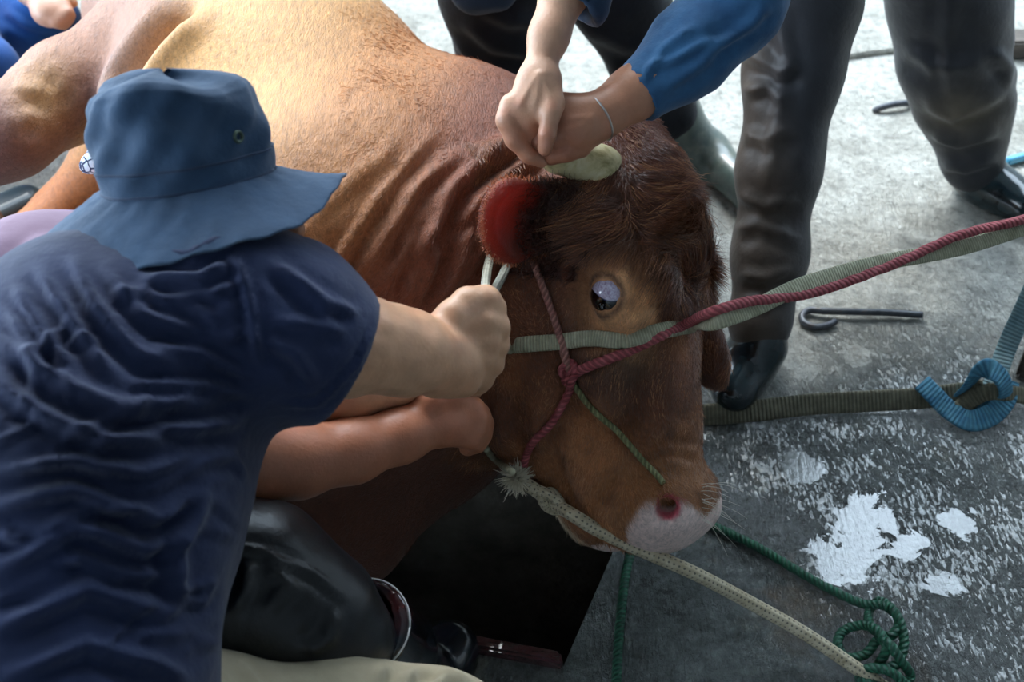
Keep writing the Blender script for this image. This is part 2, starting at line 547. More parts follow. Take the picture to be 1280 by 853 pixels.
def build_bull():
    S = Solid()
    # barrel, withers, neck
    S.chain([(at(440, 330, 1.88), .29), (at(350, 180, 2.1), .282), (at(276, 25, 2.45), .250), (at(262, -100, 2.85), .25), (at(250, -190, 3.2), .21)], k=.08)
    S.chain([(at(520, 215, 1.97), .165), (at(580, 212, 1.94), .145), (at(690, 232, 1.90), .12)], k=.10)
    S.chain([(at(470, 340, 1.88), .26), (at(600, 340, 1.91), .205), (at(700, 330, 1.92), .16)], k=.09)
    S.chain([(at(450, 460, 1.85), .225), (at(550, 460, 1.90), .17), (at(640, 440, 1.92), .13)], k=.08)
    S.chain([(at(390, 560, 1.80), .17), (at(420, 610, 1.82), .12), (at(520, 560, 1.90), .10)], k=.07)
    # folded fore leg under the brisket
    S.chain([(at(310, 600, 1.78), .10), (at(400, 660, 1.76), .080), (at(440, 675, 1.79), .065)], k=.05)
    S.chain([(at(440, 675, 1.79), .06), (at(340, 690, 1.80), .05), (at(250, 660, 1.86), .05)], k=.02)
    # upper hind leg stretched out, lower hind leg beneath it
    S.chain([(at(290, -90, 2.80), .15), (at(226, 2, 2.36), .085), (at(156, 64, 2.2), .080), (at(85, 114, 2.12), .084), (at(10, 168, 2.05), .074)], k=.035)
    S.chain([(at(10, 168, 2.05), .074), (at(-90, 225, 2.03), .055), (at(-170, 245, 2.0), .046), (at(-300, 250, 2.05), .042)], k=.03)
    S.chain([(at(-300, 250, 2.05), .045), (at(-380, 255, 2.08), .055)], k=.02)
    S.chain([(at(230, 90, 2.50), .15), (at(150, 195, 2.50), .085), (at(80, 265, 2.48), .055), (at(10, 312, 2.36), .042), (at(-120, 345, 2.26), .038), (at(-260, 375, 2.22), .036)], k=.03)
    S.chain([(at(-260, 370, 2.24), .045), (at(-330, 390, 2.22), .052)], k=.02)
    # tail base
    S.chain([(at(60, -230, 3.1), .06), (at(-30, -120, 3.1), .03)], k=.05)
    # head
    S.ell(hd(.09, -.085, 0), (.15, .105, .125), HM, k=.05)
    S.cone(hd(.03, -.03, 0), .065, hd(.0, -.06, 0), .08, k=.05)
    S.cone(hd(.13, -.10, 0), .12, hd(.28, -.11, 0), .098, k=.05)
    S.cone(hd(.26, -.10, 0), .09, hd(.47, -.115, 0), .076, k=.05)
    S.cone(hd(.27, -.055, 0), .038, hd(.46, -.062, 0), .034, k=.05)
    for s in (1, -1):
        S.cone(hd(.16, -.20, .055 * s), .095, hd(.30, -.235, .055 * s), .090, k=.05)
        S.cone(hd(.30, -.235, .045 * s), .080, hd(.47, -.185, .028 * s), .052, k=.05)
        S.cone(hd(.165, -.026, .088 * s), .034, hd(.225, -.035, .092 * s), .028, k=.03)
        S.cone(hd(.27, -.105, .075 * s), .022, hd(.40, -.115, .055 * s), .018, k=.04)
        S.ell(hd(.49, -.070, .045 * s), (.05, .052, .046), HM, k=.03)
        S.cone(hd(.48, -.135, .05 * s), .038, hd(.40, -.155, .06 * s), .038, k=.03)
    S.ell(hd(.497, -.095, 0), (.060, .066, .075), HM, k=.03)
    S.ell(hd(.490, -.180, 0), (.055, .045, .055), HM, k=.025)
    # mouth line, nostrils, eye sockets
    for s in (1, -1):
        S.chain([(hd(.545, -.152, .0), .004), (hd(.515, -.160, .055 * s), .005), (hd(.44, -.175, .088 * s), .005)], k=.012, op='s')
        S.cone(hd(.458, -.014, .070 * s), .004, hd(.486, -.030, .082 * s), .012, k=.007, op='s')
        S.cone(hd(.494, -.036, .088 * s), .016, hd(.478, -.045, .045 * s), .012, k=.007, op='s')
        S.ell(hd(.192, -.048, .122 * s), (.027, .024, .024), HM, k=.010, op='s')
    # lids
    for s in (1, -1):
        for a0, a1, r in ((0.15, 3.0, .0052), (3.2, 6.2, .0050)):
            pts = []
            for t in np.linspace(a0, a1, 7):
                pts.append((hd(.192 - .026 * math.sin(t), -.048 + .028 * math.cos(t), (.120 - .005 * abs(math.cos(t))) * s), r))
            S.chain(pts, k=.008)
    # ears: shallow cups on a stalk
    for s in (1, -1):
        ear(S, s)
    V, Q = S.mesh(.0056, smooth=2)
    return V, Q

def cam_rot(a, b, t):
    return a * math.cos(t) + b * math.sin(t)

def ear_frame(s):
    if s == 1:
        base = hd(.075, -.085, .11)
        tip = at(612, 276, 1.54)
        face = -FWD + 0.30 * RT - .25 * UP
    else:
        base = hd(.085, -.060, -.105)
        tip = at(903, 478, 1.80)
        face = RT + .35 * UP + .3 * FWD
    e1 = tip - base; L = np.linalg.norm(e1); e1 /= L
    e3 = face - e1 * (face @ e1); e3 /= np.linalg.norm(e3)
    e2 = np.cross(e3, e1)
    return base, e1, e2, e3, L
def ear(S, s):
    base, e1, e2, e3, L = ear_frame(s)
    M = np.stack([e1, e2, e3], 1)
    p = lambda a, b, c: base + a * L * e1 + b * e2 + c * e3
    S.cone(p(-.20, 0, -.01), .044, p(.22, 0, -.006), .042, k=.03)
    S.ell(p(.42, .0, -.012), (L * .38, .052, .036), M, k=.02)
    S.ell(p(.64, .010, -.010), (L * .36, .052, .030), M, k=.012)
    S.ell(p(.74, -.008, -.008), (L * .30, .048, .024), M, k=.012)
    S.ell(p(.64, .002, .024), (L * .36, .050, .040), M, k=.005, op='s')
    S.ell(p(.36, .0, .030), (L * .30, .038, .044), M, k=.008, op='s')

BV, BQ = build_bull()
BN = vnormals(BV, BQ)
bx, by, bd = to_px(BV)
hl = hd_local(BV)
facing = -(BN @ FWD)

# loose skin: folds across the neck
disp = np.zeros(len(BV))
def ear_zone(P):
    z = np.zeros(len(P), bool)
    for s_ in (1, -1):
        b0, e1, e2, e3, L = ear_frame(s_)
        q = P - b0
        z |= ((q @ e1) / L > .05) & ((q @ e1) / L < 1.2) & (np.abs(q @ e2) < .09) & (np.abs(q @ e3) < .07)
    return z
near = sstep(-.1, .35, facing) * (bd < 2.4) * ~ear_zone(BV)
big = [([(668, 178), (618, 205), (580, 245), (556, 300), (548, 345)], 10, .020), ([(690, 196), (640, 222), (606, 258), (590, 300)], 8, .016),
       ([(600, 190), (540, 240), (500, 300), (478, 360)], 7, .009), ([(565, 170), (500, 235), (455, 300), (425, 370)], 8, .008),
       ([(525, 180), (460, 245), (415, 320), (400, 380)], 9, .007), ([(605, 250), (570, 300), (545, 360), (520, 400)], 6, .010),
       ([(560, 230), (525, 290), (500, 350), (490, 400)], 6, .007), ([(630, 300), (600, 345), (560, 390)], 7, .010),
       ([(480, 200), (430, 260), (390, 330)], 9, .005), ([(640, 490), (650, 540), (690, 590)], 9, .008),
       ([(248, -8), (196, 55), (166, 100), (146, 160)], 10, .03)]
for pts, w, a in big:
    dd, tt, sd = polydist(bx + 6 * noise3(BV, 9, 3), by + 6 * noise3(BV, 9, 4), pts)
    env = np.clip(np.minimum(tt, 1 - tt) * 5, 0, 1)
    disp += near * env * a * (-np.exp(-(dd / w) ** 2) + .75 * np.exp(-((dd - 2.1 * w) / (1.2 * w)) ** 2))
nk = np.exp(-(((bx - 530) / 130) ** 2 + ((by - 300) / 130) ** 2)) * near * (hl[:, 0] < .6)
wv = bx * .74 + by * .52 + 22 * noise3(BV, 5, 11) + (by - 250) * .12
disp += nk * .0020 * np.sin(wv / 4.6 + 3 * noise3(BV, 14, 12)) * sstep(-.2, .5, noise3(BV, 10, 13))
disp += nk * .0050 * (np.abs(np.sin(wv / 9.0)) * 1.4 - .8) * (0.6 + .6 * noise3(BV, 12, 5))
nk2 = np.exp(-(((bx - 50) / 60) ** 2 + ((by - 130) / 55) ** 2)) * near
disp += nk2 * .006 * noise3(BV, 45, 8)
# cheek folds and curls on the head
onhead = (hl[:, 0] > -.06) & (hl[:, 0] < .60) & (hl[:, 1] > -.34) & (hl[:, 1] < .1) & (np.abs(hl[:, 2]) < .17)
ck = onhead * sstep(.0, .3, facing)
for pts, w, a in [([(735, 320), (728, 380), (742, 420)], 9, .007), ([(700, 440), (720, 500), (760, 540), (800, 520), (812, 470)], 15, .010),
                  ([(690, 515), (690, 560), (706, 610)], 11, .012), ([(775, 590), (745, 640)], 11, .009), ([(806, 425), (798, 470), (782, 520), (776, 560)], 17, .011),
                  ([(800, 560), (830, 548), (870, 556)], 8, .005), ([(806, 576), (840, 566), (876, 578)], 6, .004), ([(745, 420), (790, 428), (820, 400)], 9, .005), ([(640, 470), (655, 520), (660, 570)], 12, .009)]:
    dd, tt, sd = polydist(bx, by, pts)
    env = np.clip(np.minimum(tt, 1 - tt) * 4, 0, 1)
    disp += ck * env * a * (-np.exp(-(dd / w) ** 2) + .5 * np.exp(-((dd - 2 * w) / (1.2 * w)) ** 2))
fz = onhead * sstep(.03, -.06, np.abs(hl[:, 0] - .12) - .10) * sstep(-.11, -.04, hl[:, 1])
disp += fz * (.012 * np.maximum(0, noise3(BV, 28, 21)) + .005 * noise3(BV, 60, 22))
disp += .003 * noise3(BV, 9, 31)
disp += onhead * .0030 * noise3(BV, 22, 33)
BV = BV + BN * disp[:, None]
BN = vnormals(BV, BQ)

# hide colour, with some shade painted in
tan, gold, red, dark, purple = srgb(205, 158, 98), srgb(206, 156, 92), srgb(136, 78, 54), srgb(78, 42, 28), srgb(112, 72, 70)
C = np.tile(np.array(srgb(186, 126, 74)), (len(BV), 1))
ax_t = (bx * .76 + by * .65)
C = mixc(C, gold, sstep(420, 300, ax_t + 30 * noise3(BV, 3, 41)) * .7)
C = mixc(C, red, sstep(430, 590, ax_t + 40 * noise3(BV, 4, 42)))
C = mixc(C, srgb(120, 68, 48), sstep(600, 720, ax_t + 30 * noise3(BV, 4, 42)))
leg = sstep(20, -20, (bx - 246) * .78 + (by + 8) * .62 + 5) * (bd < 2.5) * (by < 260)
C = mixc(C, srgb(150, 104, 80), leg)
C = mixc(C, purple, leg * sstep(20, 70, (bx - 60) * .2 + by * .9 - 40 + 25 * noise3(BV, 6, 43)) * .85)
C = mixc(C, srgb(186, 140, 86), leg * np.exp(-(((bx - 55) / 40) ** 2 + ((by - 120) / 45) ** 2)) * .8)
C = mixc(C, srgb(170, 100, 48), (bd > 2.2) * sstep(150, 230, by) * (bx < 260))
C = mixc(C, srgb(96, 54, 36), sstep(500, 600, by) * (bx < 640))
hb = onhead * 1.0
C = mixc(C, srgb(104, 60, 40), hb * sstep(-.02, .05, hl[:, 0] + .02))
C = mixc(C, srgb(112, 64, 38), hb * sstep(.20, .32, hl[:, 0]) * .85)
C = mixc(C, srgb(150, 98, 58), hb * sstep(.34, .46, hl[:, 0] + .03 * noise3(BV, 20, 44)))
C = mixc(C, srgb(120, 72, 44), hb * sstep(-.10, -.2, hl[:, 1]) * sstep(.40, .2, hl[:, 0]) * .7)
C = mixc(C, srgb(170, 108, 64), hb * sstep(.1, .6, noise3(BV, 18, 52)) * sstep(.22, .30, hl[:, 0]) * .6)
C = mixc(C, srgb(36, 26, 28), hb * np.exp(-((hl[:, 0] - .285) / .05) ** 2 - ((np.abs(hl[:, 2]) - .085) / .03) ** 2) * sstep(-.14, -.09, hl[:, 1]) * .9)  # shade of the hollow from eye to nose, painted dark
C = mixc(C, srgb(184, 124, 82), hb * np.exp(-((hl[:, 0] - .40) / .07) ** 2 - ((hl[:, 1] + .14) / .05) ** 2) * sstep(.02, .05, np.abs(hl[:, 2])) * .65)
eyepatch = np.exp(-((hl[:, 0] - .212) / .050) ** 2 - ((hl[:, 1] + .030) / .046) ** 2) * sstep(.05, .08, np.abs(hl[:, 2])) * onhead
C = mixc(C, srgb(216, 160, 112), np.clip(eyepatch * 2.2, 0, 1))
lid = np.exp(-(np.hypot((hl[:, 0] - .192), (hl[:, 1] + .048)) - .0285) ** 2 / .0042 ** 2) * sstep(.09, .10, np.abs(hl[:, 2])) * onhead
C = mixc(C, srgb(62, 38, 34), lid * .85)
# pale muzzle pad with pink nostrils
_side = np.abs(hl[:, 2])
pad = sstep(-.005, .005, hl[:, 0] - .511 + .50 * np.minimum(_side, .078) * sstep(-.095, -.055, hl[:, 1]) - .055 * sstep(.02, .07, _side) * sstep(-.085, -.125, hl[:, 1]) + .01 * sstep(-.06, -.10, hl[:, 1]) + .005 * noise3(BV, 40, 45)) * onhead
C = mixc(C, srgb(226, 200, 192), pad)
chin = sstep(-.195, -.215, hl[:, 1] - .35 * (hl[:, 0] - .5)) * sstep(.40, .46, hl[:, 0]) * onhead
C = mixc(C, srgb(205, 188, 160), chin)
for s in (1, -1):
    nd_ = np.sqrt((((BV - hd(.488, -.036, .068 * s)) / .023) ** 2).sum(1))
    C = mixc(C, srgb(206, 92, 106), sstep(.86, .62, nd_))
# inside of the ears
zone = np.zeros(len(BV))
for s in (1, -1):
    b0, e1, e2, e3, L = ear_frame(s)
    q = BV - b0
    a = (q @ e1) / L; b_ = (q @ e2); c_ = q @ e3
    inn = (a > .12) * (a < 1.1) * (np.abs(b_) < .085) * (np.abs(c_) < .06)
    C = mixc(C, srgb(96, 48, 30), inn * 1.0)
    if s == -1:
        C = mixc(C, srgb(104, 58, 36), inn * sstep(.2, .4, a))
        continue
    inner = inn * ((BN @ e3) > .25)
    C = mixc(C, srgb(132, 42, 26), inner * sstep(.45, .85, a + .20 * noise3(BV, 40, 50)))
    C = mixc(C, srgb(58, 24, 18), inner * sstep(.75, .40, a))  # shade inside the ear cup, painted into the tint
    C = mixc(C, srgb(190, 110, 72), inn * sstep(.35, .0, np.abs(BN @ e3)) * sstep(.3, .5, a) * .8)
    zone = np.maximum(zone, inn * sstep(.25, .95, a + .25 * noise3(BV, 35, 51)))
C = np.clip(C, 0, 1)

def hide_mat():
    m, nt, b = new_mat('bull_hide')
    t = tint_n(nt)
    co = obj_co(nt, (1, 1, 1))
    n1 = noise_n(nt, obj_co(nt, (1, .16, 1), (0, 0, .7)), 170, 6, 0.75, 0.3)
    g = ramp(nt, n1, [(0.32, .62), (0.5, .98), (0.68, 1.25)])
    c = mixrgb(nt, t.outputs['Color'], g, 1.0, 'MULTIPLY')
    nt.links.new(c, b.inputs['Base Color'])
    b.inputs['Roughness'].default_value = .48
    b.inputs['Specular IOR Level'].default_value = .35
    b.inputs['Sheen Weight'].default_value = .12
    f = noise_n(nt, obj_co(nt, (1, .22, 1), (0, 0, .7)), 420, 4, 0.6, 0.4)
    w = noise_n(nt, co, 70, 4, 0.6)
    n = bump_n(nt, w, .45, .005)
    n = bump_n(nt, f, .8, .0028, n)
    nt.links.new(n, b.inputs['Normal'])
    # thin ears let light through
    z = tint_n(nt, 'zone')
    tr = nt.nodes.new('ShaderNodeBsdfTranslucent')
    tr.inputs[0].default_value = (.90, .12, .04, 1)
    mx = nt.nodes.new('ShaderNodeMixShader')
    nt.links.new(math_n(nt, 'MULTIPLY', z.outputs['Fac'], .30), mx.inputs[0])
    nt.links.new(b.outputs[0], mx.inputs[1]); nt.links.new(tr.outputs[0], mx.inputs[2])
    nt.links.new(mx.outputs[0], nt.nodes['Material Output'].inputs[0])
    return m
HIDE = hide_mat()
bull_c = at(350, 250, 2.0); bull_c[2] = 0
bull = empty('bull', bull_c, 'brown bull lying on its side with its head pulled up by ropes', 'bull')
bull_body = np_mesh('body', BV, BQ, HIDE, bull, col=C, mask=zone)
_vis = np.flatnonzero((vnormals(BV, BQ)[BQ[:, 0]] @ FWD < .3) & (bx[BQ[:, 0]] > 380))
HO_ = Solid()
HO_.chain([(at(262, 640, 1.72), .035), (at(300, 632, 1.66), .040), (at(322, 640, 1.655), .036)], k=.02)
_v, _q = HO_.mesh(.005)
_m, _nt, _b = new_mat('pale_hoof')
_nt.links.new(ramp(_nt, noise_n(_nt, obj_co(_nt), 60, 6, .7), [(0.35, srgb(120, 122, 116)), (.5, srgb(190, 192, 188))]), _b.inputs['Base Color'])
_nt.links.new(bump_n(_nt, noise_n(_nt, obj_co(_nt), 80, 5, .7), .6, .004), _b.inputs['Normal'])
np_mesh('hoof', _v, _q, _m, bull)
BULLTREE = BVHTree.FromPolygons(BV.tolist(), BQ[_vis].tolist())

def cast(px, py, tree=None, off=0.0):
    """where the line of sight meets the bull; off lifts along the skin normal"""
    d = Vector(ray(px, py)).normalized()
    hit = (tree or BULLTREE).ray_cast(Vector(CAMP), d)
    if hit[0] is None:
        return None
    return np.array(hit[0]) + np.array(hit[1]) * off
# ------------------------------------------------------------------ bull: eyes, horns, coat, whiskers
def eye_mat():
    m, nt, b = new_mat('bull_eye')
    t = nt.nodes.new('ShaderNodeTexCoord')
    sep = nt.nodes.new('ShaderNodeSeparateXYZ')
    nt.links.new(t.outputs['Object'], sep.inputs[0])
    co = obj_co(nt)
    # rolled eye: the dark iris sits low, the veined white shows above it
    v = math_n(nt, 'ADD', sep.outputs['Y'], math_n(nt, 'MULTIPLY', math_n(nt, 'POWER', math_n(nt, 'ABSOLUTE', sep.outputs['X']), 2.0), -18.0))
    white = ramp(nt, noise_n(nt, co, 140, 5, .7, 1.5), [(0.35, srgb(150, 130, 160)), (0.55, srgb(196, 190, 214)), (0.7, srgb(216, 214, 230))])
    m1 = ramp(nt, math_n(nt, 'ADD', math_n(nt, 'MULTIPLY', v, 30.0), .5), [(0.22, srgb(8, 8, 14)), (0.27, srgb(58, 70, 110)), (0.31, (1, 1, 1))])
    c = mixrgb(nt, white, m1, 1.0, 'MULTIPLY')
    nt.links.new(c, b.inputs['Base Color'])
    b.inputs['Roughness'].default_value = .06
    b.inputs['Coat Weight'].default_value = .8
    b.inputs['Coat Roughness'].default_value = .02
    return m
EYEM = eye_mat()
for s in (1, -1):
    bm = bmesh.new()
    bmesh.ops.create_uvsphere(bm, u_segments=32, v_segments=20, radius=.0285)
    o = bm_obj('eye', bm, EYEM, bull)
    c = hd(.192, -.048, .1048 * s)
    if s == 1:
        zax = -ray(762, 363); zax /= np.linalg.norm(zax); yax = UP + .12 * RT
    else:
        zax = -HL; yax = -HA
    yax = yax - zax * (yax @ zax); yax /= np.linalg.norm(yax); xax = np.cross(yax, zax)
    M = Matrix(np.stack([xax, yax, zax], 1).tolist()).to_4x4(); M.translation = Vector(c)
    o.matrix_parent_inverse = Matrix.Translation(-bull.location)
    o.matrix_basis = M
    o['label'] = 'bull eye rolled to show the veined white'

def horn_mat():
    m, nt, b = new_mat('horn')
    co = obj_co(nt)
    n = noise_n(nt, co, 30, 6, .65, .6)
    c = ramp(nt, n, [(0.3, srgb(140, 132, 84)), (0.5, srgb(206, 196, 148)), (0.72, srgb(228, 222, 192))])
    nt.links.new(c, b.inputs['Base Color'])
    b.inputs['Roughness'].default_value = .55
    nt.links.new(bump_n(nt, noise_n(nt, co, 90, 5, .6), .35, .003), b.inputs['Normal'])
    return m
HORNM = horn_mat()
HORN_TIP = at(664, 186, 1.585)
HORN_BASE = at(790, 222, 1.70)
for s in (1, -1):
    S = Solid()
    if s == 1:
        p0, p3 = HORN_BASE, HORN_TIP
        S.chain([(p0, .036), (p0 * .62 + p3 * .38 , .031), (p0 * .25 + p3 * .75, .022), (p3 + .006 * UP, .015)], k=.01)
    else:
        p0 = hd(.03, -.06, -.095)
        S.chain([(p0, .028), (p0 - .06 * HL - .02 * HN, .024), (p0 - .10 * HL - .05 * HN - .03 * HA, .014)], k=.01)
    V, Q = S.mesh(.004)
    np_mesh('horn', V, Q, HORNM, bull)

# coat: short hairs over head, neck and shoulders
def strands(name, roots, dirs, length, mat, parent, seg=3, r0=.00045, curl=None, col=None, droop=None):
    n = len(roots)
    h = bpy.data.hair_curves.new(name)
    h.add_curves([seg + 1] * n)
    t = np.linspace(0, 1, seg + 1)
    P = roots[:, None, :] + dirs[:, None, :] * (length[:, None, None] * t[None, :, None])
    if curl is not None:
        P = P + curl[:, None, :] * (length[:, None, None] * (t ** 2)[None, :, None])
    h.points.foreach_set('position', P.astype(np.float32).ravel())
    a = h.attributes.get('radius') or h.attributes.new('radius', 'FLOAT', 'POINT')
    a.data.foreach_set('value', np.tile(r0 * (1 - .75 * t), n).astype(np.float32))
    if col is not None:
        a = h.attributes.new('tint', 'FLOAT_COLOR', 'CURVE')
        c4 = np.ones((n, 4), np.float32); c4[:, :3] = col
        a.data.foreach_set('color', c4.ravel())
    h.materials.append(mat)
    o = bpy.data.objects.new(name, h)
    COL.objects.link(o)
    if parent is not None:
        o.parent = parent
        o.matrix_parent_inverse = Matrix.Translation(-parent.location)
    o['kind'] = 'stuff'
    return o
def hair_mat():
    m, nt, b = new_mat('bull_coat')
    t = tint_n(nt)
    nt.links.new(t.outputs['Color'], b.inputs['Base Color'])
    b.inputs['Roughness'].default_value = .30
    b.inputs['Specular IOR Level'].default_value = .8
    return m
COATM = hair_mat()
def grow_coat():
    fc = BQ
    cen = BV[fc].mean(1)
    N = BN[fc[:, 0]]
    fx, fy, fd = to_px(cen)
    L = hd_local(cen)
    oh = onhead[fc[:, 0]]
    vis = (N @ FWD < .25) & (fx > -40) & (fx < 1300) & (fy > -40) & (fy < 700) & (fd < 2.6)
    eyed = np.minimum(np.linalg.norm(cen - hd(.192, -.048, .112), axis=1), np.linalg.norm(cen - hd(.192, -.048, -.112), axis=1))
    z_ = zone[fc[:, 0]]; pd = pad[fc[:, 0]]
    dens = np.where(oh, 3.2 + 2.5 * fz[fc[:, 0]], np.where(fx > 430, 1.6, 0.0)) * vis * ~(ear_zone(cen) & (z_ > .05) & (fx < 800))
    dens = dens * (eyed > np.where(L[:, 0] < .192, .058, .038)) * ((z_ < .3) | (fx > 800)) * np.where(pd > .5, .0, 1)
    cnt = np.floor(dens + rng.random(len(dens))).astype(int)
    f = np.repeat(np.arange(len(fc)), cnt)
    w = rng.random((len(f), 4)); w /= w.sum(1)[:, None]
    R = (BV[fc[f]] * w[:, :, None]).sum(1)
    Nn = N[f]; Lr = L[f]; o = oh[f]
    # lie of the coat: down the face on the head, back along the body elsewhere
    flow = np.where(o[:, None], HA[None, :] * 1.0, (at(300, 330, 1.9) - at(640, 180, 1.9))[None, :] / .4 * .6 - UP[None, :] * .5)
    fz_ = fz[fc[f, 0]]
    k = noise3(R, 16, 61); k2 = noise3(R, 16, 62); k3 = noise3(R, 16, 63)
    swirl = np.stack([k, k2, k3], 1)
    flow = flow + swirl * np.where(o, .55 + 2.2 * fz_, .35)[:, None] + rng.normal(0, .18, R.shape)
    flow = flow - Nn * (flow * Nn).sum(1)[:, None]
    flow /= np.linalg.norm(flow, axis=1)[:, None] + 1e-9
    lift = np.where(o, .28 + .5 * fz_, .16)
    D = flow + Nn * lift[:, None]
    D /= np.linalg.norm(D, axis=1)[:, None]
    eyef = sstep(.036, .075, eyed[f])
    abv = (Lr[:, 0] < .197) & (np.abs(Lr[:, 2]) > .05)
    eyef = np.where(abv, sstep(.050, .095, eyed[f]) * 1.15 - .25, eyef)
    ln = np.where(o, .011 + .034 * fz_, .012) * (.45 + .55 * eyef) * (.6 + .8 * rng.random(len(R)))
    cu = rng.normal(0, .12, R.shape) + swirl * (.2 + .9 * fz_)[:, None] - Nn * (.12 + .25 * fz_)[:, None]
    c = C[fc[f, 0]] * (.75 + .6 * rng.random((len(R), 1)))
    cl = noise3(R, 55, 66)
    c = c * (1 + .5 * np.maximum(0, k) + np.where(o, .55 * cl, .25 * cl))[:, None]
    c = mixc(c, srgb(200, 142, 92), ((rng.random(len(R)) < .25) & (cl > -.1)) * o * .65)
    return strands('coat', R - Nn * .001, D, ln, COATM, bull, seg=3, r0=.00050, curl=cu, col=np.clip(c, 0, 1))
coat = grow_coat()
print('coat hairs', len(coat.data.curves))
# pale fringe along the ear rims, darker tufts inside
er, ed, el, ec = [], [], [], []
for s in (1,):
    b0, e1, e2, e3, L = ear_frame(s)
    q = BV - b0
    a = (q @ e1) / L; b_ = q @ e2; c_ = q @ e3
    m_ = (a > .12) & (a < 1.15) & (np.abs(b_) < .085) & (np.abs(c_) < .06)
    rim = np.flatnonzero(m_ & (np.abs(BN @ e3) < .55) & (a > .3))
    for i in rng.choice(rim, 1100):
        d = BN[i] + .5 * e3 + .5 * e1 + rng.normal(0, .25, 3)
        er.append(BV[i]); ed.append(d / np.linalg.norm(d)); el.append(.003 + .004 * rng.random()); ec.append(np.array(srgb(196, 124, 84)) * (.7 + .6 * rng.random()))
    ins = np.flatnonzero(m_ & ((BN @ e3) > .3) & (a < .6))
    if len(ins):
        for i in rng.choice(ins, 900):
            d = BN[i] * .6 + .9 * e1 + .4 * np.sign(b_[i] + 1e-6) * e2 + rng.normal(0, .3, 3)
            er.append(BV[i]); ed.append(d / np.linalg.norm(d)); el.append(.012 + .014 * rng.random()); ec.append(np.array(srgb(74, 40, 28)) * (.6 + .8 * rng.random()))
strands('ear_fringe', np.array(er), np.array(ed), np.array(el), COATM, bull, seg=3, r0=.0005, curl=rng.normal(0, .15, (len(er), 3)), col=np.clip(np.array(ec), 0, 1))
# whiskers on the muzzle
wr, wd, wl = [], [], []
for i in range(16):
    a = rng.random()
    r = cast(884 + 3 * rng.random() - 8, 605 + 45 * a)
    if r is None: continue
    wr.append(r); wl.append(.03 + .03 * rng.random())
    d = RT * 1.0 + UP * (.25 - .7 * a + .3 * rng.normal()) - FWD * .2
    wd.append(d / np.linalg.norm(d))
m, nt, b = new_mat('whisker')
b.inputs['Base Color'].default_value = (.75, .7, .6, 1)
if wr:
    strands('whiskers', np.array(wr), np.array(wd), np.array(wl), m, bull, seg=4, r0=.0004, curl=np.tile(-UP * .35, (len(wr), 1)))
# ------------------------------------------------------------------ people
def skin_mat(name, bump=.22):
    return tint_mat(name, rough=.42, spec=.5, nscale=45, amount=.16, bump=.4, bscale=220, bdist=.0014, sss=.10)
SKINM = skin_mat('skin')
def skin_tint(V, base, warm=(1.12, .86, .80), seed=1):
    n = noise3(V, 14, seed) * .5 + noise3(V, 40, seed + 1) * .3
    c = np.tile(np.array(base, float), (len(V), 1))
    return np.clip(c * (1 + n[:, None] * .10) * (1 + np.maximum(n, 0)[:, None] * (np.array(warm) - 1)[None, :]), 0, 1)
def fold(V, Q, folds, scale=1.0, nz=(.004, 12), facing_only=True, seed=0):
    """press creases (given as lines across the visible side) into cloth"""
    N = vnormals(V, Q)
    x, y, d = to_px(V)
    face = sstep(-.15, .3, -(N @ FWD)) if facing_only else np.ones(len(V))
    D = nz[0] * noise3(V, nz[1], 70 + seed) + nz[0] * .5 * noise3(V, nz[1] * 2.3, 71 + seed)
    jx = 7 * noise3(V, 14, 73 + seed); jy = 7 * noise3(V, 14, 74 + seed)
    for pts, w, a in folds:
        dd, tt, sd = polydist(x + jx, y + jy, pts)
        env = np.clip(np.minimum(tt, 1 - tt) * 5, 0, 1)
        # one sharp ridge with a hollow on its lower side
        D += scale * face * env * a * (np.exp(-(dd / w) ** 2) - .8 * np.exp(-((dd - 1.9 * w) / (1.1 * w)) ** 2) * (sd > 0) - .3 * np.exp(-((dd - 1.9 * w) / (1.1 * w)) ** 2) * (sd <= 0))
    return V + N * D[:, None]
def A(px, py, d, r):
    return (at(px, py, d), r)
def Az(px, py, z, r):
    return (atz(px, py, z), r)
def bezier(pts, n):
    """smooth curve through points"""
    P = np.array(pts, float)
    out = []
    m = len(P)
    for i in range(m - 1):
        p0, p1, p2, p3 = P[max(i - 1, 0)], P[i], P[i + 1], P[min(i + 2, m - 1)]
        for t in np.linspace(0, 1, n, endpoint=False):
            out.append(.5 * ((2 * p1) + (-p0 + p2) * t + (2 * p0 - 5 * p1 + 4 * p2 - p3) * t * t + (-p0 + 3 * p1 - 3 * p2 + p3) * t ** 3))
    out.append(P[-1])
    return np.array(out)

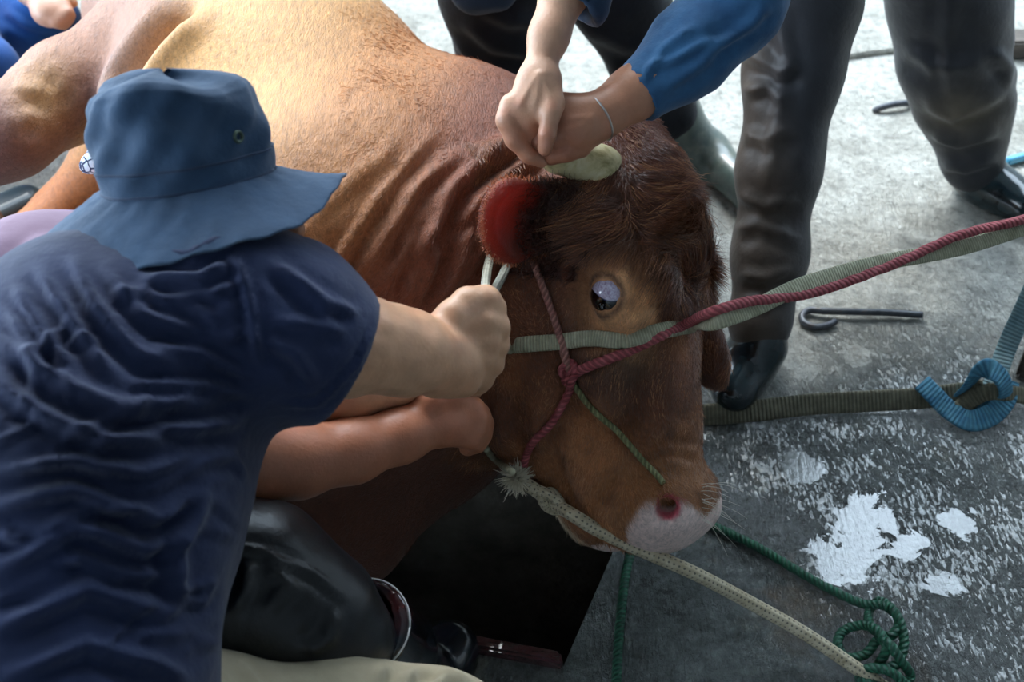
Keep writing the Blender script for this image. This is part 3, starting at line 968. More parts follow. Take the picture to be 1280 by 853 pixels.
def head_solid(S, c, up, fwd, q=1.0):
    """head with brow, nose, lips, chin and ears; up and fwd are its axes"""
    up = up / np.linalg.norm(up); fwd = fwd - up * (fwd @ up); fwd /= np.linalg.norm(fwd)
    sd = np.cross(up, fwd)
    M = np.stack([fwd, sd, up], 1)
    p = lambda f, s_, u: c + q * (fwd * f + sd * s_ + up * u)
    S.ell(p(-.012, 0, .035), (.098 * q, .078 * q, .085 * q), M, k=.02)
    S.ell(p(.022, 0, -.045), (.066 * q, .060 * q, .075 * q), M, k=.03)
    S.cone(p(.055, 0, -.085), .022, p(.062, 0, -.10), .018, k=.03)
    S.cone(p(.082, -.03, .012), .010, p(.082, .03, .012), .010, k=.02)
    S.cone(p(.088, 0, .0), .009, p(.106, 0, -.038), .013, k=.012)
    S.cone(p(.082, -.016, -.068), .008, p(.082, .016, -.068), .008, k=.01)
    for s in (1, -1):
        S.ell(p(.084, .031 * s, -.006), (.012 * q, .014 * q, .009 * q), M, k=.008, op='s')
        S.ell(p(.076, .031 * s, -.006), (.011 * q, .012 * q, .010 * q), M, k=.004)
        S.ell(p(-.010, .080 * s, -.015), (.020 * q, .009 * q, .032 * q), M, k=.01)
        S.cone(p(.055, .046 * s, -.03), .018, p(.04, .05 * s, -.05), .016, k=.02)

# ---- the man in the bucket hat
def man_in_hat():
    root = empty('person', (float(at(60, 900, 1.1)[0]), float(at(60, 900, 1.1)[1]), 0),
                 'man in navy t-shirt and blue bucket hat kneeling and gripping the white neck rope', 'person')
    S = Solid()
    hc = at(256, 268, 1.27)
    head_solid(S, hc, UP * .93 + .30 * -FWD - .10 * RT, RT * .9 + FWD * .35 - UP * .15, .84)
    S.chain([(hc - .05 * UP - .01 * RT, .046), A(240, 340, 1.26, .050), A(200, 400, 1.22, .075)], k=.04)
    S.chain([A(200, 400, 1.22, .10), A(120, 520, 1.20, .12), A(70, 720, 1.15, .12), A(60, 950, 1.08, .12)], k=.04)
    # right arm into the fist that holds the rope
    S.chain([A(250, 385, 1.22, .06), A(330, 395, 1.22, .058), A(405, 432, 1.25, .050), A(450, 430, 1.275, .046)], k=.03)
    S.chain([A(450, 430, 1.275, .0455), A(505, 440, 1.315, .0425), A(540, 447, 1.35, .041)], k=.03)
    S.ell(at(566, 444, 1.385), (.040, .046, .036), k=.02)
    S.chain([A(545, 472, 1.37, .022), A(578, 474, 1.39, .022)], k=.015)
    # thumb laid over the top, fingers curled round the rope
    S.chain([A(552, 420, 1.36, .026), A(566, 398, 1.365, .021), A(585, 380, 1.375, .0190), A(606, 376, 1.385, .0175), A(619, 386, 1.395, .0145)], k=.006)
    S.chain([A(578, 412, 1.375, .020), A(604, 402, 1.380, .0185), A(621, 408, 1.395, .0165), A(618, 424, 1.42, .0145)], k=.0035)
    S.chain([A(578, 430, 1.375, .020), A(606, 424, 1.385, .0185), A(620, 432, 1.405, .0165), A(612, 446, 1.43, .0145)], k=.0035)
    S.chain([A(576, 450, 1.380, .020), A(602, 446, 1.390, .0178), A(614, 454, 1.41, .0158), A(604, 466, 1.435, .0140)], k=.0035)
    S.chain([A(572, 468, 1.385, .018), A(594, 466, 1.398, .0160), A(604, 473, 1.415, .0142), A(594, 483, 1.44, .0125)], k=.0035)
    # left arm, seen as a strip behind the sleeve
    S.chain([A(120, 420, 1.32, .06), A(220, 520, 1.45, .050), A(330, 504, 1.46, .036)], k=.03)
    S.chain([A(330, 504, 1.46, .037), A(430, 490, 1.49, .033), A(520, 478, 1.535, .027)], k=.02)
    S.ell(at(556, 474, 1.555), (.040, .026, .030), k=.02)
    for i, (x, y) in enumerate([(588, 452), (592, 465), (590, 478), (582, 489)]):
        S.chain([A(565, 462 + i * 7, 1.56, .013), A(x + 8, y, 1.59, .012), A(x, y + 6, 1.62, .011)], k=.006)
    S.chain([A(545, 455, 1.55, .014), A(572, 442, 1.57, .013), A(596, 440, 1.58, .011)], k=.008)
    # legs under the trousers
    V, Q = S.mesh(.0038, smooth=1)
    x, y, d = to_px(V)
    N = vnormals(V, Q)
    # skin tint; lit thumb knuckle and shaded dimple painted in; face, left arm darker
    c = skin_tint(V, srgb(206, 158, 124))
    c = mixc(c, srgb(226, 178, 150), np.exp(-(((x - 590) / 22) ** 2 + ((y - 385) / 18) ** 2)) * .6)
    c = mixc(c, srgb(150, 100, 84), np.exp(-(((x - 575) / 14) ** 2 + ((y - 430) / 14) ** 2)) * .35)
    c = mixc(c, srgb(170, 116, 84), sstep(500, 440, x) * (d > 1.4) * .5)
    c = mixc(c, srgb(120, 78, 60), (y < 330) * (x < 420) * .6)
    V = V + N * (.0012 * noise3(V, 60, 5))[:, None]
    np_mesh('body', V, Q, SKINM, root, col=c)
    # close-cropped hair under the hat
    Sh = Solid()
    up = UP * .93 - .30 * FWD - .10 * RT
    Sh.ell(hc - .020 * RT + .024 * UP, (.072, .070, .072), k=.01)
    Sh.ell(hc - .034 * RT - .01 * UP, (.050, .052, .050), k=.02)
    Vh, Qh = Sh.mesh(.006)
    np_mesh('hair', Vh + vnormals(Vh, Qh) * (.002 * noise3(Vh, 120, 3))[:, None], Qh, HAIRM, root)

    # t-shirt
    T = Solid()
    T.chain([A(15, 458, 1.30, .115), A(155, 446, 1.25, .110), A(285, 398, 1.215, .086)], k=.05)
    T.chain([A(140, 490, 1.22, .160), A(85, 600, 1.18, .168), A(50, 760, 1.14, .150), A(55, 960, 1.08, .150)], k=.06)
    T.chain([A(250, 362, 1.235, .066), A(215, 415, 1.23, .09)], k=.03)
    T.chain([A(300, 388, 1.205, .082), A(365, 412, 1.22, .078), A(435, 455, 1.25, .066)], k=.045)
    hem_c, hem_n = at(430, 450, 1.248), at(560, 522, 1.30) - at(430, 450, 1.248)
    T.cut(hem_c, hem_n, .13)
    T.chain([A(395, 432, 1.236, .048), A(500, 488, 1.28, .058)], k=.004, op='s')
    T.chain([A(250, 345, 1.24, .054), A(256, 262, 1.25, .062)], k=.006, op='s')
    V, Q = T.mesh(.0052, smooth=2)
    folds = [([(-20, 415), (60, 470), (150, 505), (270, 500)], 10, .010), ([(-20, 470), (60, 520), (130, 545), (230, 548)], 9, .009),
             ([(-10, 590), (90, 575), (180, 590), (280, 560)], 9, .010), ([(-20, 640), (90, 615), (200, 650), (270, 610)], 10, .010),
             ([(-10, 720), (100, 665), (180, 690), (250, 670)], 9, .010), ([(-10, 790), (110, 735), (220, 770)], 10, .011),
             ([(0, 850), (110, 800), (200, 830), (240, 850)], 10, .010), ([(40, 330), (90, 400), (150, 470)], 9, .008),
             ([(85, 315), (120, 380), (180, 440), (230, 450)], 9, .008), ([(10, 350), (50, 420), (90, 455)], 8, .007),
             ([(130, 330), (180, 390), (250, 420)], 8, .006), ([(180, 315), (240, 325), (300, 300)], 7, .008),
             ([(170, 345), (250, 352), (290, 330)], 7, .007), ([(200, 375), (265, 370), (300, 350)], 6, .005),
             ([(318, 478), (250, 440), (180, 425)], 7, .007), ([(316, 495), (240, 480), (160, 475)], 7, .007),
             ([(312, 520), (250, 535), (180, 530)], 8, .008), ([(300, 555), (240, 590), (150, 620)], 8, .007),
             ([(268, 620), (230, 680), (220, 760)], 10, .010), ([(290, 310), (310, 380), (325, 460)], 6, .007),
             ([(330, 320), (380, 360), (420, 400)], 8, .006), ([(350, 330), (410, 375), (455, 395)], 7, .005),
             ([(330, 420), (370, 440), (400, 480)], 9, .006), ([(60, 560), (130, 520), (210, 515)], 7, .006), ([(30, 680), (120, 640), (190, 640)], 7, .006),
             ([(478, 402), (452, 455), (400, 500), (350, 505)], 3, .0035), ([(340, 395), (390, 400), (440, 420)], 8, .005), ([(0, 380), (40, 440), (40, 500)], 9, .007), ([(60, 690), (150, 720), (230, 720)], 7, .007)]
    r2 = np.random.default_rng(3)
    for _ in range(46):
        x0, y0 = r2.uniform(-10, 300), r2.uniform(320, 840)
        an = r2.normal(.35 if y0 < 480 else -.08, .35)
        ln_ = r2.uniform(35, 90)
        x1, y1 = x0 + ln_ * math.cos(an), y0 + ln_ * math.sin(an)
        folds.append(([(x0, y0), ((x0 + x1) / 2 + r2.normal(0, 6), (y0 + y1) / 2 + r2.normal(0, 8)), (x1, y1)], r2.uniform(4, 7), r2.uniform(.002, .0055)))
    V = fold(V, Q, folds, 1.0, (.0045, 11), seed=1)
    np_mesh('t_shirt', V, Q, cloth_mat('navy_cotton', srgb(24, 33, 60), srgb(34, 46, 80), wscale=5, bump=.4), root)
    # a stitched sleeve hem
    # beige trousers
    P = Solid()
    P.chain([A(60, 960, 1.10, .16), A(230, 955, 1.24, .105), A(420, 930, 1.32, .088), A(540, 928, 1.38, .074), A(612, 955, 1.42, .072)], k=.05)
    P.chain([A(612, 955, 1.42, .072), A(560, 1080, 1.42, .06)], k=.04)
    P.chain([A(0, 960, 1.12, .15), A(-60, 1100, 1.15, .10)], k=.05)
    V, Q = P.mesh(.006, smooth=2)
    V = fold(V, Q, [([(470, 860), (480, 825), (520, 815)], 8, .008), ([(500, 870), (520, 830), (560, 828)], 8, .009),
                    ([(540, 870), (560, 838), (600, 842)], 8, .008), ([(330, 870), (300, 830), (310, 810)], 8, .004)], 1.0, (.003, 14), seed=3)
    np_mesh('trousers', V, Q, cloth_mat('beige_cotton', srgb(150, 140, 116), srgb(178, 166, 140), wscale=8), root)

    # ---- bucket hat: crown, brim, seams, eyelet
    ax = UP * .935 - FWD * .34 - RT * .115; ax /= np.linalg.norm(ax)
    fx = RT - ax * (RT @ ax); fx /= np.linalg.norm(fx)          # towards the face
    fy = np.cross(ax, fx)
    oc = at(233, 228, 1.235)
    def hp(a, r, z, asp=1.12):
        z = z * .90; r = r * .92 + (.010 if r > .1 else 0) * 0
        return oc + fx * (r * asp * math.cos(a)) + fy * (r / asp ** .5 * math.sin(a)) + ax * z
    hatm = cloth_mat('blue_twill', srgb(34, 56, 80), srgb(50, 76, 104), wscale=14, bump=.35)
    def grid(name, prof, mat, par, wob=None, n=96):
        V = []; m = len(prof)
        for r, z in prof:
            for i in range(n):
                a = 2 * math.pi * i / n
                rr, zz = (r, z) if wob is None else wob(a, r, z)
                V.append(hp(a, rr, zz))
        Q = [(i * n + j, i * n + (j + 1) % n, (i + 1) * n + (j + 1) % n, (i + 1) * n + j) for i in range(m - 1) for j in range(n)]
        return np_mesh(name, np.array(V), np.array(Q), mat, par)
    def crown_w(a, r, z):
        t = max(0, (z - .055) / .06)
        wr = .0035 * math.sin(5 * a + z * 40) * math.sin(z * 28) + .0022 * math.sin(11 * a - z * 90) * min(1, z / .04)
        dent = .012 * math.exp(-((a - 4.9) / .35) ** 2 - ((z - .088) / .016) ** 2) + .007 * math.exp(-((a - 4.2) / .3) ** 2 - ((z - .07) / .014) ** 2)
        return r + .003 * math.sin(3 * a + 1) + wr - dent, z - .014 * t * (r / .08) * max(0, math.cos(a - .4)) + .006 * t * math.sin(3 * a + .5)
    prof = [(.0865, -.004), (.0868, .010), (.0870, .0265), (.0857, .0285), (.0860, .031), (.0855, .05), (.084, .075), (.0805, .098), (.0755, .110), (.067, .117), (.053, .1205), (.036, .122), (.018, .1225), (.002, .1227)]
    pz = np.array(prof); ti = np.linspace(0, len(prof) - 1, 60)
    prof = [(np.interp(t_, range(len(pz)), pz[:, 0]), np.interp(t_, range(len(pz)), pz[:, 1])) for t_ in ti]
    crown = grid('hat', prof, hatm, root, crown_w)
    crown['label'] = 'blue cotton bucket hat'
    def brim_w(a, r, z):
        r, z = r, z + .0016 * math.sin(23 * a + r * 130) * (r > .09)
        t = (r - .084) / .075
        back = .5 - .5 * math.cos(a)                           # 1 behind the head
        z2 = z - .030 * t * back - .016 * t * (1 - back) + .018 * t * t * math.exp(-((a if a < math.pi else a - 2 * math.pi) ** 2) / .25)
        near = max(0, -math.sin(a))
        return r + .010 * t * back + .004 * t * math.sin(4 * a), z2 - .010 * t * near + .004 * t * math.sin(5 * a + 1)
    bp = [(.084, .004), (.096, .001), (.108, -.003), (.120, -.007), (.132, -.011), (.144, -.015), (.154, -.018), (.1570, -.0198), (.154, -.0210), (.142, -.018), (.128, -.013), (.104, -.005), (.084, .000)]
    grid('brim', bp, hatm, crown, brim_w)
    for z in (.0285, .0035):
        pts = [hp(2 * math.pi * i / 64, crown_w(2 * math.pi * i / 64, .0868, z)[0], crown_w(2 * math.pi * i / 64, .0868, z)[1]) for i in range(65)]
        tube('seam', np.array(pts), .0012, cloth_mat('seam_thread', srgb(28, 46, 72), srgb(36, 56, 84)), crown, n=6)
    ea = -.62
    c = hp(ea, .0872, .052); nrm = c - (oc + ax * .052)
    e1 = ax; e2 = np.cross(nrm / np.linalg.norm(nrm), e1)
    ring = np.array([c + .0050 * (math.cos(t) * e1 + math.sin(t) * e2) for t in np.linspace(0, 2 * math.pi, 25)])
    m, nt, b = new_mat('eyelet_metal')
    b.inputs['Base Color'].default_value = (*srgb(70, 84, 74), 1); b.inputs['Metallic'].default_value = .7; b.inputs['Roughness'].default_value = .4
    ey = tube('eyelet', ring, .0018, m, crown, n=8)
    return root

def tube(name, pts, r, mat, parent=None, n=10, strands_=0, twist=40.0, caps=True, origin=None, rfun=None, flat=None):
    """sweep a round (or, with strands_, twisted multi-strand) section along pts; flat=(ratio, up) for webbing"""
    P = np.asarray(pts, float)
    seg = np.linalg.norm(np.diff(P, axis=0), axis=1)
    s = np.concatenate([[0], np.cumsum(seg)])
    T = np.gradient(P, axis=0); T /= np.linalg.norm(T, axis=1)[:, None] + 1e-12
    up = np.array([0.1, 0.2, 1.0]) if flat is None else np.asarray(flat[1], float)
    if up.ndim == 1: up = np.tile(up, (len(P), 1))
    V = []
    B0 = None
    for i in range(len(P)):
        if flat is None:
            b0 = (np.cross(T[i], up[i]) if B0 is None else B0 - T[i] * (B0 @ T[i]))
            if np.linalg.norm(b0) < 1e-6: b0 = np.cross(T[i], [1, 0, 0])
        else:
            b0 = np.cross(T[i], up[i])
        b0 /= np.linalg.norm(b0); B0 = b0
        c0 = np.cross(b0, T[i])
        for j in range(n):
            a = 2 * math.pi * j / n
            rr = r if rfun is None else r * rfun(i / (len(P) - 1))
            if flat is not None:
                q = .5 if n > 6 else 1
                cx = np.sign(math.cos(a)) * abs(math.cos(a)) ** q; cy = np.sign(math.sin(a)) * abs(math.sin(a)) ** q
                V.append(P[i] + b0 * cx * rr + c0 * cy * rr * flat[0])
                continue
            if strands_:
                rr *= 1 + .20 * (abs(math.cos(strands_ / 2.0 * (a + s[i] * twist))) - .6)
            V.append(P[i] + b0 * math.cos(a) * rr + c0 * math.sin(a) * rr)
    m = len(P)
    Q = [(i * n + j, i * n + (j + 1) % n, (i + 1) * n + (j + 1) % n, (i + 1) * n + j) for i in range(m - 1) for j in range(n)]
    o = np_mesh(name, np.array(V), np.array(Q), mat, parent, origin=origin)
    if caps:
        bm = bmesh.new(); bm.from_mesh(o.data)
        bmesh.ops.holes_fill(bm, edges=[e for e in bm.edges if e.is_boundary], sides=0)
        bm.to_mesh(o.data); bm.free()
    # along-length coordinate for weave patterns
    at_ = o.data.attributes.new('along', 'FLOAT', 'POINT')
    at_.data.foreach_set('value', np.repeat(s, n).astype(np.float32))
    at_ = o.data.attributes.new('around', 'FLOAT', 'POINT')
    at_.data.foreach_set('value', np.tile(np.arange(n) / n, m).astype(np.float32))
    return o

def hair_dark():
    m, nt, b = new_mat('black_hair')
    c = ramp(nt, noise_n(nt, obj_co(nt, (1, 1, .2)), 300, 3, .6), [(0.3, srgb(14, 12, 12)), (.7, srgb(40, 34, 32))])
    nt.links.new(c, b.inputs['Base Color']); b.inputs['Roughness'].default_value = .6
    return m
HAIRM = hair_dark()
hat_man = man_in_hat()

def rubber_mat(name, c1, c2, rough=.28, dirt=None):
    m, nt, b = new_mat(name)
    co = obj_co(nt)
    c = ramp(nt, noise_n(nt, co, 16, 5, .6), [(0.35, c1), (0.7, c2)])
    if dirt is not None:
        c = mixrgb(nt, c, dirt, ramp(nt, noise_n(nt, co, 9, 6, .7), [(0.52, 0.0), (0.66, .8)]))
    nt.links.new(c, b.inputs['Base Color'])
    b.inputs['Roughness'].default_value = rough
    b.inputs['Coat Weight'].default_value = .4
    nt.links.new(bump_n(nt, noise_n(nt, co, 50, 4, .6), .12, .003), b.inputs['Normal'])
    return m
BOOTM = rubber_mat('black_rubber', srgb(14, 18, 24), srgb(26, 32, 42), .25)

# ---- the man crouching behind him
def man_behind():
    base = at(60, 760, 1.35); base[2] = 0
    root = empty('person', base, 'man in black trousers and lavender shirt crouching behind the man in navy', 'person')
    S = Solid()
    hc = at(232, 205, 1.54)
    head_solid(S, hc, UP * .95 - .2 * FWD, RT, .8)
    S.chain([(hc - .06 * UP, .055), A(150, 330, 1.48, .06), A(110, 400, 1.46, .12), A(70, 560, 1.42, .13), A(100, 720, 1.38, .12)], k=.04)
    # right arm reaching under the other man's arms
    S.chain([A(110, 370, 1.44, .065), A(200, 470, 1.40, .055), A(312, 572, 1.40, .047)], k=.03)
    S.chain([A(312, 572, 1.40, .047), A(370, 576, 1.43, .042), A(440, 564, 1.47, .036), A(500, 545, 1.51, .031), A(540, 530, 1.54, .030)], k=.025)
    S.ell(at(556, 526, 1.56), (.036, .034, .030), k=.02)
    S.chain([A(528, 516, 1.52, .020), A(538, 502, 1.52, .0175), A(560, 497, 1.535, .0155), A(584, 503, 1.56, .013)], k=.006)
    for i, (x, y) in enumerate([(600, 513), (605, 526), (603, 539), (596, 550)]):
        S.chain([A(566, 510 + i * 11, 1.550, .0165), A(x - 8, y - 2, 1.565, .0152), A(x, y + 4, 1.585, .0138), A(x - 12, y + 10, 1.61, .012)], k=.0035)
    # left arm against the bull's neck
    S.chain([A(110, 400, 1.52, .06), A(240, 470, 1.62, .05), A(360, 480, 1.64, .035), A(420, 482, 1.64, .028)], k=.03)
    S.ell(at(440, 482, 1.64), (.04, .03, .02), k=.02)
    for i in range(4):
        S.chain([A(448, 470 + i * 8, 1.64, .010), A(480, 468 + i * 9, 1.645, .009)], k=.005)
    S.chain([A(436, 470, 1.64, .011), A(455, 458, 1.64, .010)], k=.005)
    V, Q = S.mesh(.0045, smooth=2)
    x, y, d = to_px(V)
    c = skin_tint(V, srgb(172, 112, 84), seed=4)
    c = mixc(c, srgb(196, 134, 104), np.exp(-(((x - 570) / 40) ** 2 + ((y - 515) / 22) ** 2)) * .4)
    np_mesh('body', V, Q, SKINM, root, col=c)
    # shirt
    T = Solid()
    T.chain([A(45, 345, 1.44, .072), A(130, 365, 1.47, .085)], k=.05)
    T.chain([A(90, 420, 1.47, .14), A(40, 560, 1.42, .15), A(70, 740, 1.38, .14)], k=.05)
    T.chain([A(110, 375, 1.44, .082), A(190, 460, 1.41, .07)], k=.04)
    V, Q = T.mesh(.007, smooth=2)
    V = fold(V, Q, [([(20, 330), (50, 300), (80, 300)], 7, .005)], 1, (.003, 14), seed=5)
    np_mesh('shirt', V, Q, cloth_mat('lavender_cotton', srgb(112, 88, 108), srgb(134, 108, 126)), root)
    # headscarf knot showing past the hat
    T = Solid()
    T.ell(hc + .024 * UP - .012 * RT, (.084, .084, .080), k=.02)
    T.cut(hc + .0 * UP, -UP + .25 * RT, .14)
    T.chain([A(150, 190, 1.52, .03), A(124, 200, 1.50, .015), A(108, 208, 1.50, .010)], k=.015)
    V, Q = T.mesh(.006)
    m, nt, b = new_mat('patterned_scarf')
    v = nt.nodes.new('ShaderNodeTexVoronoi'); v.inputs['Scale'].default_value = 90; v.feature = 'DISTANCE_TO_EDGE'
    nt.links.new(obj_co(nt), v.inputs['Vector'])
    cc = ramp(nt, v.outputs['Distance'], [(0.05, srgb(30, 40, 80)), (0.12, srgb(214, 220, 232))])
    nt.links.new(cc, b.inputs['Base Color']); b.inputs['Roughness'].default_value = .8
    sc = np_mesh('headscarf', V, Q, m, root)
    sc['label'] = 'white and blue patterned headscarf'
    # black trousers, shiny
    T = Solid()
    T.chain([A(60, 735, 1.38, .14), A(200, 735, 1.35, .115), A(320, 742, 1.36, .092), A(400, 782, 1.37, .066), A(424, 804, 1.38, .050)], k=.05)
    T.chain([A(70, 740, 1.38, .13), A(-60, 860, 1.5, .09), A(0, 900, 1.75, .06)], k=.05)
    T.chain([A(424, 804, 1.38, .050), A(470, 812, 1.46, .044)], k=.03)
    V, Q = T.mesh(.006, smooth=2)
    V = fold(V, Q, [([(255, 690), (320, 692), (390, 715), (432, 750)], 5, .004), ([(310, 700), (305, 740), (285, 770)], 8, .006),
                    ([(330, 700), (360, 730), (330, 770)], 10, .005), ([(420, 760), (410, 800), (380, 820)], 9, .006)], 1, (.004, 12), seed=6)
    tr = cloth_mat('black_nylon', srgb(5, 8, 12), srgb(12, 17, 24), rough=.36, wscale=20, bump=.2, sheen=.0, spec=.5)
    np_mesh('trousers', V, Q, tr, root)
    # rubber boot
    T = Solid()
    T.chain([A(458, 784, 1.42, .056), A(494, 812, 1.54, .050), A(530, 850, 1.66, .042)], k=.02)
    T.cut(at(455, 782, 1.408), at(455, 782, 1.408) - at(494, 812, 1.54), .12)
    T.chain([A(425, 770, 1.37, .048), A(490, 815, 1.54, .042)], k=.003, op='s')
    T.chain([A(528, 868, 1.655, .042), A(552, 832, 1.70, .040), A(562, 812, 1.725, .042)], k=.03)
    V, Q = T.mesh(.005, smooth=2)
    np_mesh('rubber_boot', V, Q, rubber_mat('boot_bloodied', srgb(10, 14, 20), srgb(22, 30, 40), .18, srgb(70, 24, 22)), root)
    # pale ring standing in for the highlight along the boot rim
    c = at(455, 782, 1.408); n_ = at(494, 812, 1.54) - c; n_ /= np.linalg.norm(n_)
    e1 = np.cross(n_, UP); e1 /= np.linalg.norm(e1); e2 = np.cross(n_, e1)
    ring = np.array([c + .0555 * (math.cos(t) * e1 + math.sin(t) * e2) for t in np.linspace(0, 2 * math.pi, 41)])
    m, nt, b = new_mat('boot_rim_highlight'); b.inputs['Base Color'].default_value = (.42, .44, .46, 1); b.inputs['Roughness'].default_value = .4
    tube('boot_rim_highlight', ring, .0011, m, root, n=8)
    return root
crouch_man = man_behind()

# ---- the man standing behind the bull, bare forearm
def man_dark():
    base = ground(740, 240); 
    root = empty('person', base, 'man in black trousers and olive rubber boots leaning over with one bare forearm', 'person')
    S = Solid()
    sh = at(715, -400, 1.80)
    head_solid(S, at(690, -520, 1.62), UP * .6 - FWD * .7, -FWD * .3 - UP * .9)
    S.chain([A(690, -520, 1.62, .05), A(690, -490, 1.68, .055), A(690, -430, 1.85, .07)], k=.03)
    S.chain([A(690, -430, 1.85, .10), A(690, -380, 2.05, .11), A(690, -330, 2.28, .11)], k=.04)
    # forearm and hand closing on the horn
    S.chain([A(750, -380, 1.78, .06), A(755, -240, 1.68, .05), A(728, -110, 1.60, .044)], k=.03)
    S.chain([A(728, -110, 1.60, .044), A(708, -20, 1.575, .033), A(686, 45, 1.555, .0235), A(675, 84, 1.545, .0205)], k=.02)
    S.cone(at(668, 104, 1.540), .020, at(652, 132, 1.535), .018, k=.02, flat=(-FWD, 1.0))
    S.cone(at(684, 102, 1.537), .018, at(690, 130, 1.530), .016, k=.02)
    S.cone(at(668, 110, 1.545), .021, at(672, 132, 1.54), .020, k=.02)
    # finger down over the other hand, thumb-side finger, curled outer finger
    S.chain([A(690, 130, 1.528, .0155), A(688, 142, 1.520, .0130), A(684, 168, 1.520, .0112), A(681, 186, 1.532, .0100)], k=.006)
    S.chain([A(640, 132, 1.535, .0165), A(634, 150, 1.535, .0145), A(643, 174, 1.540, .0125), A(660, 194, 1.548, .0105), A(677, 203, 1.556, .0080)], k=.006)
    S.chain([A(652, 136, 1.53, .015), A(660, 150, 1.535, .012), A(664, 166, 1.548, .0105), A(668, 180, 1.562, .009)], k=.005)
    S.chain([A(668, 138, 1.53, .015), A(674, 148, 1.54, .012), A(676, 166, 1.556, .010)], k=.005)
    S.chain([A(656, 112, 1.56, .016), A(650, 140, 1.59, .014), A(660, 170, 1.61, .0125), A(676, 190, 1.61, .011)], k=.008)
    # other arm propped on the thigh
    S.chain([A(620, -390, 1.9, .055), A(560, -260, 2.05, .045), A(600, -130, 2.15, .035), A(610, -100, 2.18, .03)], k=.03)
    S.ell(at(612, -85, 2.2), (.04, .045, .025), k=.02)
    for i in range(4):
        S.chain([A(598 + i * 9, -70, 2.2, .011), A(598 + i * 10, -45, 2.22, .009)], k=.005)
    S.chain([A(590, -90, 2.2, .012), A(578, -72, 2.21, .010)], k=.005)
    V, Q = S.mesh(.0036, smooth=2)
    x, y, d = to_px(V)
    c = skin_tint(V, srgb(204, 158, 130), seed=8)
    c = mixc(c, srgb(176, 116, 90), sstep(130, 175, y) * .6)
    for (kx, ky) in ((632, 140), (648, 128), (690, 132), (684, 166)):
        c = mixc(c, srgb(196, 128, 104), np.exp(-(((x - kx) / 9) ** 2 + ((y - ky) / 8) ** 2)) * .5)
    c = mixc(c, srgb(214, 160, 142), np.exp(-(((x - 682) / 6) ** 2 + ((y - 181) / 6) ** 2)) * .7)
    N = vnormals(V, Q)
    for pts, a in (([(672, 92), (650, 130)], .0016), ([(676, 92), (668, 132)], .0016), ([(680, 92), (688, 128)], .0016)):
        dd, tt, sd = polydist(x, y, pts)
        V = V + N * (a * np.exp(-(dd / 4) ** 2) * (-(N @ FWD) > 0))[:, None]
    np_mesh('body', V, Q, SKINM, root, col=c)
    # trousers
    T = Solid()
    T.chain([A(690, -340, 2.28, .15), A(628, -250, 2.34, .125), A(622, -20, 2.36, .108), A(632, 190, 2.62, .075)], k=.05)
    T.chain([A(690, -340, 2.28, .15), A(745, -250, 2.36, .12), A(772, -10, 2.42, .095), A(815, 90, 2.52, .072), A(836, 142, 2.57, .062)], k=.05)
    V, Q = T.mesh(.007, smooth=2)
    V = fold(V, Q, [([(570, 20), (620, 60), (680, 70)], 8, .007), ([(565, 50), (610, 85), (660, 95)], 8, .006), ([(720, 30), (780, 60), (830, 60)], 9, .006), ([(600, 10), (640, 30), (700, 20)], 8, .006), ([(790, 80), (820, 110), (850, 110)], 7, .005)], 1, (.004, 10), seed=7)
    np_mesh('trousers', V, Q, cloth_mat('black_cotton', srgb(14, 17, 24), srgb(26, 30, 40), wscale=8), root)
    # shirt with its tail hanging over the thigh, and the rolled sleeve
    T = Solid()
    T.chain([A(690, -430, 1.84, .14), A(690, -380, 2.05, .16), A(690, -320, 2.28, .16)], k=.06)
    T.chain([A(640, -430, 1.9, .10), A(745, -410, 1.8, .09)], k=.05)
    T.chain([A(650, -300, 2.22, .12), A(620, -120, 2.24, .11), A(606, -25, 2.255, .072)], k=.05, flat=(FWD, 1.6))
    T.cut(at(606, 12, 2.23), at(612, 80, 2.23) - at(606, 12, 2.23), .2)
    T.chain([A(752, -370, 1.78, .085), A(755, -230, 1.68, .068), A(738, -100, 1.605, .055), A(724, 5, 1.575, .040)], k=.035)
    T.cut(at(721, 14, 1.57), at(697, 47, 1.57) - at(721, 14, 1.57), .09)
    T.chain([A(726, -60, 1.59, .034), A(706, 40, 1.565, .034)], k=.003, op='s')
    T.chain([A(620, -395, 1.9, .075), A(562, -270, 2.05, .06), A(585, -190, 2.1, .055)], k=.03)
    V, Q = T.mesh(.006, smooth=2)
    V = fold(V, Q, [], 1, (.005, 9), seed=8)
    np_mesh('shirt', V, Q, cloth_mat('dark_teal_cotton', srgb(24, 40, 62), srgb(34, 56, 80)), root)
    hairc = Solid(); hairc.ell(at(690, -535, 1.63), (.092, .092, .09), k=.01)
    V, Q = hairc.mesh(.008)
    np_mesh('hair', V, Q, HAIRM, root)
    olive = rubber_mat('olive_rubber', srgb(64, 78, 74), srgb(96, 108, 100), .35, srgb(120, 120, 108))
    for side, pts in ((1, [(836, 130, 2.565, .062), (862, 180, 2.62, .056), (884, 222, 2.66, .048)]), (0, [(632, 185, 2.60, .062), (634, 215, 2.68, .058), (636, 245, 2.72, .05)])):
        T = Solid()
        ch = [A(*p) for p in pts]
        T.chain(ch, k=.02)
        an = ch[-1][0]
        foot = np.array([an[0], an[1], .040])
        toe = foot + (np.array([.07, -.14, 0]) if side else np.array([-.03, -.15, 0])) * (1.0)
        T.chain([(an, .05), (foot + [0, .02, 0], .043), (toe, .040)], k=.03)
        T.cut(np.array([an[0], an[1], 0.0]), (0, 0, -1), .35)
        T.cut(ch[0][0], ch[0][0] - ch[1][0], .12)
        T.chain([(ch[0][0] + (ch[0][0] - ch[1][0]) * .3, .05), (ch[1][0], .046)], k=.003, op='s')
        V, Q = T.mesh(.006, smooth=2)
        np_mesh('rubber_boot', V, Q, olive, root)
